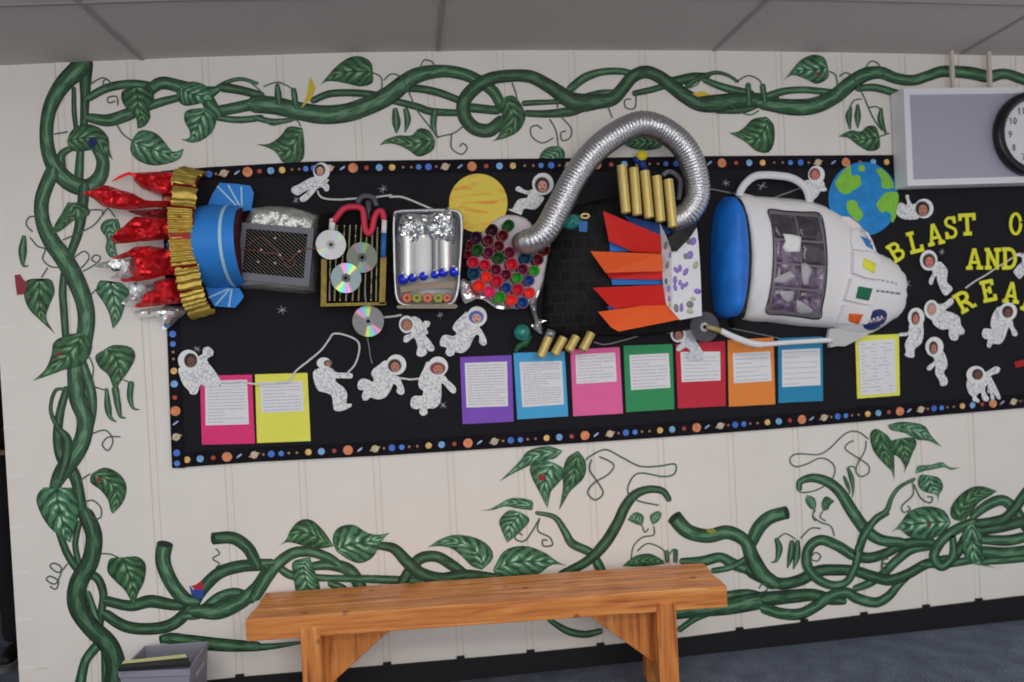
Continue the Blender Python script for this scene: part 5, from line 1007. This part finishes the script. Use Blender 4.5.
plate('lower_panel', T(q8, [(240, 390), (330, 385), (520, 360), (720, 318), (520, 450), (360, 530), (300, 528), (240, 540), (225, 460)]), .05, .02, mat('card_grey_white', C(176, 176, 176), .7), cap)
# handle
hp = T(n8, [(315, 290), (325, 245), (370, 180), (440, 130), (520, 120), (620, 125), (720, 140), (800, 180), (850, 235), (872, 300), (878, 340)]); b = MB()
qq = resample([p + (.075,) for p in hp], 60); b.tube([W(*p) for p in qq], .0165, 14, flat=.8); b.build('white_handle', mat('handle_foil', C(204, 204, 208), .45, bump=.5, bump_s=80), cap, True)
# window
win = decal('window', [(768.3, 209.5), (785, 211), (803, 212), (819, 213), (824, 225), (826.5, 245), (827.3, 265), (825.5, 290), (822, 308), (819.5, 319), (800, 317), (782, 315), (766.5, 313), (769, 298), (772, 280), (773.5, 259), (773.5, 240), (771.5, 222)], HT, mat('window_rim', C(104, 100, 106), .4), cap, .001, 5, .003)
WT = HT
wo = cr([(768.3, 209.5), (785, 211), (803, 212), (819, 213), (824, 225), (826.5, 245), (827.3, 265), (825.5, 290), (822, 308), (819.5, 319), (800, 317), (782, 315), (766.5, 313), (769, 298), (772, 280), (773.5, 259), (773.5, 240), (771.5, 222)], 3, True)
for a, c in ((0, 12), (12, 27), (27, 36), (36, 54)):
    l, r = line((wo + wo[:1])[a:c + 1], 1.1); decal('window_line', l + r[::-1], HT, mat('line_black', C(16, 15, 18), .5), win, .0045, 0, .0006)
def wl(x, t_): return x + (4.5 if x < 780 else 8) * math.sin(math.pi * t_) * .9
m, N, L, p = nm('pane_photo'); tc = N.new('ShaderNodeTexCoord'); n = N.new('ShaderNodeTexNoise'); n.inputs['Scale'].default_value = 22; n.inputs['Detail'].default_value = 4; n.inputs['Distortion'].default_value = .8; L.new(tc.outputs['Object'], n.inputs[0])
L.new(ramp(N, L, n.outputs['Fac'], [(.32, C(44, 38, 46)), (.5, C(92, 76, 98)), (.6, C(120, 104, 124)), (.74, C(172, 166, 174))]), p.inputs['Base Color']); p.inputs['Roughness'].default_value = .12; p.inputs['Coat Weight'].default_value = .5
PANE = m; PDK = mat('pane_dark', C(60, 54, 60), .12, noise_s=30, noise_a=.5, coat=.5)
for c0, c1, k in ((.05, .5, 0), (.53, .95, 1)):
    for i, (v0, v1) in enumerate(((.04, .27), (.29, .5), (.52, .73), (.75, .96))):
        pts = []
        def wp(u, v):
            bow = math.sin(math.pi * v); xl, xr = 767.3 + 7.2 * bow - .5 * v, 819.3 + 8.5 * bow; yl, yr = 209.5 + 104 * v, 213 + 106 * v
            return (xl + (xr - xl) * u, yl + (yr - yl) * u)
        for u, v in [(c0, v0), ((c0 + c1) / 2, v0), (c1, v0), (c1, (v0 + v1) / 2), (c1, v1), ((c0 + c1) / 2, v1), (c0, v1), (c0, (v0 + v1) / 2)]: pts.append(wp(u, v))
        decal('window_pane', pts, WT, PDK if (i == 0 or (k == 1 and i == 1)) else PANE, win, .0045, 5, .001)
LIT = mat('pane_picture', C(226, 224, 228), .4)
decal('pane_picture', T(n8, [(665, 590), (735, 595), (810, 615), (805, 680), (800, 735), (690, 735), (660, 700), (685, 650)]), WT, LIT, win, .006, 4, .0006)
for pts in (T(m8, [(890, 200), (915, 180), (950, 200), (975, 240), (955, 300), (945, 360), (905, 360), (895, 300)]), T(u8, [(530, 160), (570, 170), (640, 220), (665, 240), (655, 265), (570, 270), (535, 250)]), T(m8, [(670, 310), (800, 245), (850, 290), (820, 310), (760, 345), (670, 340)]), T(m8, [(710, 405), (830, 410), (825, 480), (780, 500), (740, 470)])):
    decal('pane_picture', pts, WT, mat('picture_grey', C(158, 154, 160), .4), win, .006, 4, .0006)
# boxes on the nose
def nosebox(outline, patch, col, name, h=.034, step=4):
    pts = clean(outline); vs, fs, nb = fill(pts, step); v = []
    d = Vector((0, -h, 0))
    for p in vs: v.append(on(HT, p, 0) + d)
    k = len(v); v += [p + Vector((0, h + .004, 0)) for p in v]
    f = list(fs) + [tuple(i + k for i in reversed(t_)) for t_ in fs] + [(i, i + k, (i + 1) % nb + k, (i + 1) % nb) for i in range(nb)]
    me = mesh('nose_box', v, f); bm = bmesh.new(); bm.from_mesh(me); bmesh.ops.recalc_face_normals(bm, faces=bm.faces); bm.to_mesh(me); bm.free()
    o = link('nose_box', me, cap, WCARD); decal('colour_square', patch, bvh(o), mat('square_' + name, col, .6), o, .003, 2.5, .001)
nosebox(T(r8, [(400, 175), (510, 190), (590, 212), (608, 262), (598, 345), (595, 400), (500, 385), (395, 345)]), T(r8, [(515, 222), (607, 268), (597, 348), (503, 298)]), C(222, 206, 56), 'yellow')
nosebox(T(r8, [(385, 388), (470, 410), (560, 440), (582, 462), (550, 590), (520, 600), (440, 585), (335, 560)]), T(r8, [(468, 450), (582, 468), (552, 565), (448, 545)]), C(24, 96, 70), 'green')
nosebox(T(q8, [(328, 200), (440, 225), (545, 250), (520, 330), (495, 355), (380, 352), (268, 345)]), T(q8, [(395, 268), (508, 275), (470, 352), (366, 350)]), C(212, 88, 30), 'orange')
nosebox(T(r8, [(400, 0), (395, 80), (405, 155), (500, 170), (590, 172), (560, 90), (520, 20), (450, -20)]), T(r8, [(482, 45), (540, 70), (578, 120), (588, 158), (535, 130)]), C(40, 112, 176), 'blue', .02)
plate('printed_paper', T(e8, [(330, 450), (392, 455), (470, 510), (540, 600), (520, 625), (430, 590), (380, 540)]), .075, .002, mat('printed_peach', C(210, 196, 192), .7, noise_s=50, noise_a=.06), cap)
GREYT = mat('small_print', C(150, 152, 160), .7)
for k, (x, y, w) in enumerate(((620, 395, 20), (650, 403, 26), (690, 412, 22), (725, 420, 24), (760, 430, 16))): decal('print_mark', T(r8, [(x, y - 9), (x + w, y - 4), (x + w, y + 10), (x, y + 5)]), HT, GREYT, cap, .0008, 0, .0004)
for k, (x, y, w) in enumerate(((605, 488, 30), (645, 492, 32), (685, 497, 28), (720, 503, 34), (762, 508, 40))): decal('print_mark', T(r8, [(x, y - 11), (x + w, y - 7), (x + w, y + 9), (x, y + 5)]), HT, mat('small_print_dark', C(108, 110, 122), .7), cap, .0008, 0, .0004)
BDG = decal('badge', T(q8, ell((601, 318), 108, 70, 30, -36)), HT, mat('badge_blue', C(28, 40, 96), .5), cap, .004, 2.5, .001)
BW = mat('badge_white', C(200, 204, 222), .6); BR = mat('badge_red', C(176, 42, 62), .6)
def bstroke(pts, w, m):
    l, r = line(T(q8, pts), w / 8); decal('badge_mark', l + r[::-1], HT, m, BDG, .0062, 0, .0004)
ca, sa = math.cos(math.radians(-14)), math.sin(math.radians(-14))
def bp_(x, y): return (604 + x * ca - y * sa, 316 + x * sa + y * ca)
for off_, g in ((-52, [[(0, 17), (0, -17), (24, 17), (24, -17)]]), (-17, [[(0, 17), (13, -17), (26, 17)]]), (17, [[(24, -15), (4, -15), (4, 0), (22, 0), (22, 15), (0, 15)]]), (48, [[(0, 17), (13, -17), (26, 17)]])):
    for st in g:
        pp = [bp_(x + off_ - 8, y) for x, y in st]
        for a, c in zip(pp, pp[1:]): bstroke([a, c], 8, BW)
bstroke([(560, 352), (620, 322), (690, 300)], 5, BR); bstroke([(600, 345), (650, 305), (694, 298)], 4, BR)
b = MB(); b.tube([W(*p, o) for p, o in ((x, .10) for x in cr([(720.5, 330.5), (736, 338), (752, 343.5), (764, 344.5), (782, 343), (806, 341.5), (832, 340)], 5))], [.013] * 5 + [.0145] * 10 + [.011] * 16, 12)
pipe = thing('white_pipe', W(760, 343, .1), 'white pipe with a ribbed underside reaching below the rocket nose from the clear disc', 'pipe')
b.build('pipe_tube', mat('pipe_white', C(204, 206, 210), .5), pipe, True)
b = MB(); b.tube([W(706.5, 326.5, .10), W(721, 331, .10)], [.009, .0125], 12); b.build('gold_tip', mat('tip_gold', C(160, 140, 96), .45), pipe, True)
b = MB()
for i in range(26):
    f = i / 25; c = W(752 + 78 * f, 346 - 4.5 * f, .098); b.tube([c + Vector((0, -.008, .004)), c + Vector((.002, -.006, -.009))], .0022, 5)
b.build('pipe_ribbing', mat('rib_grey', C(92, 96, 98), .5), pipe, True)

# ------------------------------------------------------------------ white wall unit and clock
un = thing('wall_unit', W(960, 140, .02), 'white box shaped wall unit with a recessed lilac grey front, hung high at right', 'wall unit')
LIL = mat('unit_white', C(204, 203, 228), .4); LILP = mat('unit_panel', C(150, 148, 164), .35)
A_, B_ = W(903, 88.5, .105), W(908.3, 186, .105); x0, z1_, z0_ = (A_.x + B_.x) / 2, A_.z, B_.z; x1 = x0 + 1.15
b = MB(); fw = .028; y = -.105
b.box((x0, -.09, z0_), (x1, -.012, z1_))
for a, c in (((x0, y, z0_), (x0 + fw, -.09, z1_)), ((x1 - fw, y, z0_), (x1, -.09, z1_)), ((x0 + fw, y, z1_ - fw), (x1 - fw, -.09, z1_)), ((x0 + fw, y, z0_), (x1 - fw, -.09, z0_ + fw))): b.box(a, c)
b.build('unit_case', LIL, un)
b = MB(); b.box((x0 + fw, -.097, z0_ + fw), (x1 - fw, -.0899, z1_ - fw)); b.build('unit_panel', LILP, un)
for a, c in (((950, 52.5), (954.2, 87.5)), ((987.3, 53.5), (992, 88.5))):
    b = MB(); p_, q_ = W(*a, .05), W(*c, .05); b.box((min(p_.x, q_.x) + 0, -.056, q_.z - .005), (min(p_.x, q_.x) + .015, -.04, zc(p_.x) - .001)); b.build('support_strap', mat('strap_cream', C(186, 176, 164), .6), un)
ck = thing('wall_clock', W(1037, 133, .12), 'round black rimmed wall clock with a white face, cut off by the right edge', 'clock')
cc = W(1036.5, 133.2, .135); RO = (W(1036.5, 133.2, .135) - W(997.5, 133, .135)).length
b = MB(); n = 56; v = []; f = []
prof = [(RO * .97, .038), (RO, .028), (RO, .006), (RO * .955, -.004), (RO * .83, -.004), (RO * .80, .004), (RO * .79, .016)]
for r, dy_ in prof: v += [cc + Vector((r * math.cos(2 * math.pi * j / n), dy_, r * math.sin(2 * math.pi * j / n))) for j in range(n)]
for i in range(len(prof) - 1):
    for j in range(n): f.append((i * n + j, i * n + (j + 1) % n, (i + 1) * n + (j + 1) % n, (i + 1) * n + j))
b.add(v, f); b.build('clock_rim', mat('clock_black', C(20, 18, 22), .3), ck, True)
b = MB(); b.disc(cc + Vector((0, .012, 0)), RO * .80, 48, .02); b.build('clock_face', mat('clock_white', C(200, 200, 204), .5), ck)
NUM = mat('clock_ink', C(74, 74, 80), .6)
DG = {'1': [[(.5, 0), (.5, 1), (.3, .8)]], '2': [[(.1, .8), (.3, 1), (.7, 1), (.9, .75), (.1, 0), (.95, 0)]], '3': [[(.1, 1), (.9, 1), (.5, .6), (.9, .35), (.7, 0), (.1, .1)]], '4': [[(.7, 0), (.7, 1), (.05, .3), (.95, .3)]], '5': [[(.9, 1), (.2, 1), (.15, .55), (.7, .6), (.9, .3), (.6, 0), (.1, .1)]],
      '6': [[(.8, 1), (.3, .7), (.1, .3), (.4, 0), (.8, .1), (.85, .45), (.4, .55), (.15, .35)]], '7': [[(.05, 1), (.95, 1), (.4, 0)]], '8': [[(.5, .55), (.15, .75), (.5, 1), (.85, .75), (.5, .55), (.1, .25), (.5, 0), (.9, .25), (.5, .55)]], '9': [[(.85, .65), (.6, .45), (.2, .55), (.15, .85), (.5, 1), (.85, .85), (.8, .4), (.3, 0)]], '0': [[(.5, 0), (.15, .3), (.15, .7), (.5, 1), (.85, .7), (.85, .3), (.5, 0)]]}
b = MB()
for h in range(1, 13):
    a = math.radians(90 - 30 * h); s_ = str(h); c = cc + Vector((RO * .62 * math.cos(a), .0105, RO * .62 * math.sin(a))); hh = RO * .15; ww = hh * .6
    for i, ch in enumerate(s_):
        ox = (i - len(s_) / 2) * ww * 1.2
        for st in DG[ch]: b.tube([c + Vector((ox + x * ww, 0, (y - .5) * hh)) for x, y in st], RO * .011, 5)
for k in range(60):
    a = 2 * math.pi * k / 60; d = Vector((math.cos(a), 0, math.sin(a))); b.tube([cc + d * RO * .75 + Vector((0, .011, 0)), cc + d * RO * .775 + Vector((0, .011, 0))], RO * (.008 if k % 5 == 0 else .004), 4)
b.build('clock_numerals', NUM, ck)
for nm_, a, ln, r in (('hour_hand', 60, .4, .02), ('minute_hand', -20, .6, .013)):
    b = MB(); d = Vector((math.cos(math.radians(a)), 0, math.sin(math.radians(a)))); b.tube([cc + Vector((0, .008, 0)) - d * RO * .1, cc + Vector((0, .008, 0)) + d * RO * ln], RO * r, 6); b.build(nm_, NUM, ck)

# ------------------------------------------------------------------ bench
m, N, L, p = nm('cedar'); tc = N.new('ShaderNodeTexCoord'); mp = N.new('ShaderNodeMapping'); mp.inputs['Scale'].default_value = (1.1, 16, 16); L.new(tc.outputs['Object'], mp.inputs[0])
n = N.new('ShaderNodeTexNoise'); n.inputs['Scale'].default_value = 3; n.inputs['Detail'].default_value = 6; n.inputs['Distortion'].default_value = .6; L.new(mp.outputs[0], n.inputs[0])
base = ramp(N, L, n.outputs['Fac'], [(.28, C(140, 76, 36)), (.45, C(182, 110, 54)), (.6, C(198, 128, 66)), (.75, C(214, 156, 92))])
vo = N.new('ShaderNodeTexVoronoi'); vo.inputs['Scale'].default_value = 7.5; vo.inputs['Randomness'].default_value = 1; L.new(tc.outputs['Object'], vo.inputs['Vector'])
k = ramp(N, L, vo.outputs['Distance'], [(.0, (1, 1, 1, 1)), (.07, (1, 1, 1, 1)), (.13, (0, 0, 0, 1))])
mx = N.new('ShaderNodeMix'); mx.data_type = 'RGBA'; L.new(math_n(N, L, 'MULTIPLY', k, .75), mx.inputs[0]); L.new(base, mx.inputs[6]); mx.inputs[7].default_value = C(112, 56, 28); L.new(mx.outputs[2], p.inputs['Base Color'])
p.inputs['Roughness'].default_value = .42; p.inputs['Coat Weight'].default_value = .15
CEDAR = m
m2 = m.copy(); m2.name = 'cedar_upright'
for nd in m2.node_tree.nodes:
    if nd.type == 'MAPPING': nd.inputs['Scale'].default_value = (16, 16, 1.1)
ZT = .455
fl, fr_ = Z(245, 620, ZT), Z(727, 586, ZT); bl_, br_ = Z(261, 595, ZT), Z(698, 561, ZT)
o0 = (fl + fr_) / 2; o0.z = 0; ax = (fr_ - fl).normalized(); ay = Vector((-ax.y, ax.x, 0)); LEN = (fr_ - fl).length; DEP = (((bl_ + br_) / 2 - (fl + fr_) / 2).dot(ay))
bench = thing('wooden_bench', o0, 'long orange stained wooden bench with thick plank top standing under the mural', 'bench'); bench.rotation_euler.z = math.atan2(ax.y, ax.x)
bpy.context.view_layer.update()
def bpart(name, fn, m):
    b = MB(); fn(b); o = b.build(name, m); o.parent = bench
    md = o.modifiers.new('bevel', 'BEVEL'); md.width = .004; md.segments = 2; md.limit_method = 'ANGLE'; return o
h = LEN / 2; n = 3; d = DEP / n
for i in range(n):
    bpart('seat_board', lambda b, i=i: b.box((-h + .006 * (i % 2), d * i + .001, ZT - .082), (h - .006 * (i % 2), d * (i + 1) - .001, ZT)), CEDAR)
def lx(px, py, off_y=0.0):                  # pixel on the bench's front plane -> local x, z
    dd = ray(px, py); nrm = Vector((-ax.y, ax.x, 0)); t = (o0 - CAM).dot(nrm) / dd.dot(nrm); q = CAM + dd * t - o0; return q.dot(ax), q.z
for (pl, pr_), sgn in (((301, 321), 1), ((658.3, 678), -1)):
    xa_, _ = lx(pl, 650); xb2, _ = lx(pr_, 650)
    bpart('leg', lambda b: b.box((xa_, -.004, 0), (xb2, .07, ZT - .045)), m2)
    bpart('leg', lambda b: b.box((xa_, DEP - .075, 0), (xb2, DEP - .004, ZT - .083)), m2)
    bpart('leg_panel', lambda b: b.box((xa_ + .015, .0705, .06), (xb2 - .015, DEP - .0755, ZT - .083)), m2)
    xi = xb2 if sgn > 0 else xa_
    def gus(b):
        y0_, y1_ = .10, .16; x_ = xi; q = [(x_ - .014 * sgn, ZT - .083), (x_ + .27 * sgn, ZT - .083), (x_ + .27 * sgn, ZT - .095), (x_ + .0 * sgn, .14), (x_ - .014 * sgn, .14)]
        b.add([(x, y0_, z) for x, z in q] + [(x, y1_, z) for x, z in q], [(0, 1, 2, 3, 4), (9, 8, 7, 6, 5)] + [(i, (i + 1) % 5, (i + 1) % 5 + 5, i + 5) for i in range(5)])
    bpart('brace', gus, m2)

# ------------------------------------------------------------------ storage bin with folders
GB = mat('bin_grey', C(128, 127, 140), .55)
bn = thing('storage_bin', (-.975, -.21, 0), 'grey plastic open storage bin on the floor left of the bench', 'bin'); ZR = .30
c4 = [Z(119.5, 671, ZR), Z(189, 669, ZR), Z(207.5, 641.5, ZR), Z(145, 646, ZR)]; cen = sum(c4, Vector()) / 4
def ringz(s, z): return [Vector((cen.x + (p.x - cen.x) * s, cen.y + (p.y - cen.y) * s, z)) for p in c4]
b = MB(); lev = [ringz(.84, .0), ringz(1.0, ZR - .025), ringz(1.03, ZR - .024), ringz(1.03, ZR), ringz(.965, ZR), ringz(.96, ZR - .03), ringz(.81, .006)]
v = [p for r in lev for p in r]; f = []
for i in range(len(lev) - 1):
    for j in range(4): f.append((i * 4 + j, i * 4 + (j + 1) % 4, (i + 1) * 4 + (j + 1) % 4, (i + 1) * 4 + j))
f += [(3, 2, 1, 0), tuple(len(v) - 4 + j for j in range(4))]; b.add(v, f); o = b.build('bin_body', GB, bn); md = o.modifiers.new('bevel', 'BEVEL'); md.width = .004; md.segments = 2
b = MB(); s1, s2 = ringz(1.006, ZR - .06), ringz(1.006, ZR - .045)
for i, k in ((1, 2), (3, 0)):
    a, c = s1[i].lerp(s1[k], .3), s1[i].lerp(s1[k], .7); e_, g_ = s2[i].lerp(s2[k], .3), s2[i].lerp(s2[k], .7); out = (a + c) / 2 - cen; out.z = 0; out = out.normalized() * .004
    b.hexa([a, c, g_, e_], [a + out, c + out, g_ + out, e_ + out])
b.build('handle_slot', mat('slot_grey', C(160, 160, 170), .6), bn)
FB, FY = mat('folder_black', C(28, 28, 34), .45), mat('folder_cream', C(196, 196, 140), .6)
for i, (za, mt, lab, sh) in enumerate(((.285, FB, 'black folder lying across the open grey bin', .0), (.306, FY, 'pale yellow folder behind the black folder in the grey bin', .006))):
    px4 = [(118.5, 671.5), (190.5, 666.5), (188, 660.5), (121, 667.2)] if i == 0 else [(121.5, 666.8), (187.5, 660), (185.5, 656.6), (124, 663.2)]
    q = [Z(x, y, ZR + .006) for x, y in px4]
    b = MB(); b.hexa(q, [p + Vector((0, 0, .012 - i * .002)) for p in q]); tag(b.build('folder', mt), lab, 'folder', 'folders in the storage bin')

# ------------------------------------------------------------------ person beyond the wall's end
def skinned(name, chains, m, parent=None, loc=(0, 0, 0), lev=2, root=0):
    v, e, r = [], [], []; idx = {}
    def vid(p, rad):
        k = tuple(round(c, 4) for c in p)
        if k not in idx: idx[k] = len(v); v.append(p); r.append(rad)
        return idx[k]
    for ch in chains:
        ids = [vid(p[:3], p[3]) for p in ch]; e += [(a, c) for a, c in zip(ids, ids[1:])]
    me = bpy.data.meshes.new(name); me.from_pydata(v, e, []); o = bpy.data.objects.new(name, me); COL.objects.link(o)
    sk = o.modifiers.new('skin', 'SKIN')
    for i, s in enumerate(me.skin_vertices[0].data): s.radius = (r[i], r[i]); s.use_root = (i == root)
    sb = o.modifiers.new('sub', 'SUBSURF'); sb.levels = lev; sb.render_levels = lev
    bpy.context.view_layer.update(); ev = o.evaluated_get(bpy.context.evaluated_depsgraph_get()); nme = bpy.data.meshes.new_from_object(ev)
    bpy.data.objects.remove(o); nme.name = name
    for p in nme.polygons: p.use_smooth = True
    ob = bpy.data.objects.new(name, nme); COL.objects.link(ob); nme.materials.append(m)
    if parent: ob.parent = parent
    return ob
SKIN = mat('skin', C(170, 120, 100), .5); CLOTH = mat('black_cloth', C(15, 14, 17), .9, noise_s=50, noise_a=.2); SHOE = mat('shoe_black', C(18, 18, 20), .5); SOLE = mat('shoe_sole', C(92, 94, 92), .6); SOCK = mat('sock', C(86, 74, 80), .8)
pe = thing('person', (-2.055, .80, 0), 'person in black trousers and dark shoes standing past the left end of the wall', 'person'); pe.rotation_euler.z = 0
# facing -y (towards the room)
def side(s):
    leg = [(0, 0, .95, .115), (s * .085, 0, .90, .095), (s * .095, -.01, .50, .058), (s * .10, .015, .28, .052), (s * .10, .02, .085, .036), (s * .105, -.06, .035, .030), (s * .11, -.15, .025, .024)]
    arm = [(0, 0, 1.36, .10), (s * .17, 0, 1.38, .055), (s * .25, .04, 1.12, .040), (s * .12, -.16, 1.08, .026), (s * .08, -.20, 1.08, .026)]
    hand = [[(s * .08, -.20, 1.08, .026), (s * .04, -.228 - s * .012, 1.105 - .02 * k, .012), (s * (.01 - ln), -.238 - s * .016, 1.102 - .02 * k, .008), (s * (-.012 - ln), -.234 - s * .016, 1.098 - .02 * k, .007)] for k, ln in ((0, .0), (1, .012), (2, .008), (3, -.008))]
    thumb = [[(s * .08, -.20, 1.08, .026), (s * .06, -.215, 1.118, .011), (s * .035, -.225, 1.135, .008)]]
    return [leg, arm] + hand + thumb
spine = [(0, 0, .95, .115), (0, 0, 1.1, .10), (0, 0, 1.25, .12), (0, 0, 1.36, .10), (0, 0, 1.45, .055), (0, -.012, 1.52, .060), (0, -.02, 1.58, .078), (0, -.015, 1.65, .075), (0, -.01, 1.70, .045)]
body = skinned('body', [spine] + side(1) + side(-1) + [[(0, -.02, 1.58, .078), (0, -.105, 1.565, .012)]], SKIN, pe)
skinned('trousers', [[(0, 0, 1.06, .122), (0, 0, .95, .128)]] + [[(0, 0, .95, .128), (s * .09, 0, .88, .112), (s * .097, -.008, .50, .078), (s * .10, .012, .25, .074), (s * .10, .015, .12, .074), (s * .10, .015, .07, .072)] for s in (1, -1)], CLOTH, pe)
skinned('top', [[(0, 0, .86, .135), (0, 0, .96, .14), (0, 0, 1.1, .135), (0, 0, 1.25, .135), (0, 0, 1.36, .115), (0, 0, 1.42, .07)]] + [[(0, 0, 1.36, .115), (s * .175, 0, 1.385, .068), (s * .252, .04, 1.12, .053), (s * .13, -.15, 1.083, .044), (s * .085, -.195, 1.08, .042), (s * .06, -.215, 1.085, .040)] for s in (1, -1)], CLOTH, pe)
hair = skinned('hair', [[(0, .05, 1.45, .05), (0, .035, 1.56, .075), (0, .01, 1.66, .085), (0, -.02, 1.71, .055)]], mat('hair_dark', C(30, 24, 22), .6), pe)
b = MB()
for s in (1, -1): b.ball((s * .03, -.092, 1.60), .010, 8, 6)
o = b.build('eye', mat('eye_dark', C(40, 30, 28), .3), None, True); o.parent = pe
for s in (1, -1):
    skinned('sock', [[(s * .10, .02, .16, .042), (s * .10, .018, .08, .044)]], SOCK, pe, lev=1)
    sh = skinned('shoe', [[(s * .10, .05, .045, .036), (s * .103, -.02, .05, .042), (s * .108, -.10, .04, .040), (s * .112, -.175, .032, .030)], [(s * .10, .05, .045, .036), (s * .10, .03, .085, .042)]], SHOE, pe)
    b = MB(); out = [(.038, .09), (.044, .03), (.040, -.03), (.052, -.11), (.045, -.18), (.02, -.215), (-.02, -.215), (-.042, -.17), (-.044, -.10), (-.036, -.02), (-.040, .04), (-.036, .09), (0, .105)]
    q = cr(out, 3, True); k = len(q); b.add([(s * .106 + x, y, 0) for x, y in q] + [(s * .106 + x, y, .026) for x, y in q], [tuple(range(k)), tuple(range(2 * k - 1, k - 1, -1))] + [(i, (i + 1) % k, (i + 1) % k + k, i + k) for i in range(k)])
    o = b.build('sole', SOLE); o.parent = sh

# ------------------------------------------------------------------ light
def area(name, loc, size, power, rot=(0, 0, 0), col=(1, .975, .935)):
    d = bpy.data.lights.new(name, 'AREA'); d.shape = 'RECTANGLE'; d.size, d.size_y = size; d.energy = power; d.color = col
    o = bpy.data.objects.new(name, d); o.location = loc; o.rotation_euler = rot; COL.objects.link(o); return o
for x, y, p in ((-1.4, -2.0, 10), (1.2, -2.0, 12), (-1.4, -4.2, 22), (1.2, -4.2, 24)): area('ceiling_lamp', (x, y, 2.55), (1.2, .6), p)
area('wall_fill_light', (.3, -6.8, 1.9), (4.5, 1.6), 74, (math.radians(97), 0, 0), (1, .99, .97))  # unseen fill light added behind the camera to lift the upper wall
w = bpy.data.worlds.new('world'); S.world = w; w.use_nodes = True; w.node_tree.nodes['Background'].inputs[0].default_value = (.98, .97, 1, 1); w.node_tree.nodes['Background'].inputs[1].default_value = .62
S.view_settings.view_transform = 'Standard'; S.view_settings.look = 'None'; S.view_settings.exposure = 0; S.view_settings.gamma = 1; S.view_settings.use_curve_mapping = False
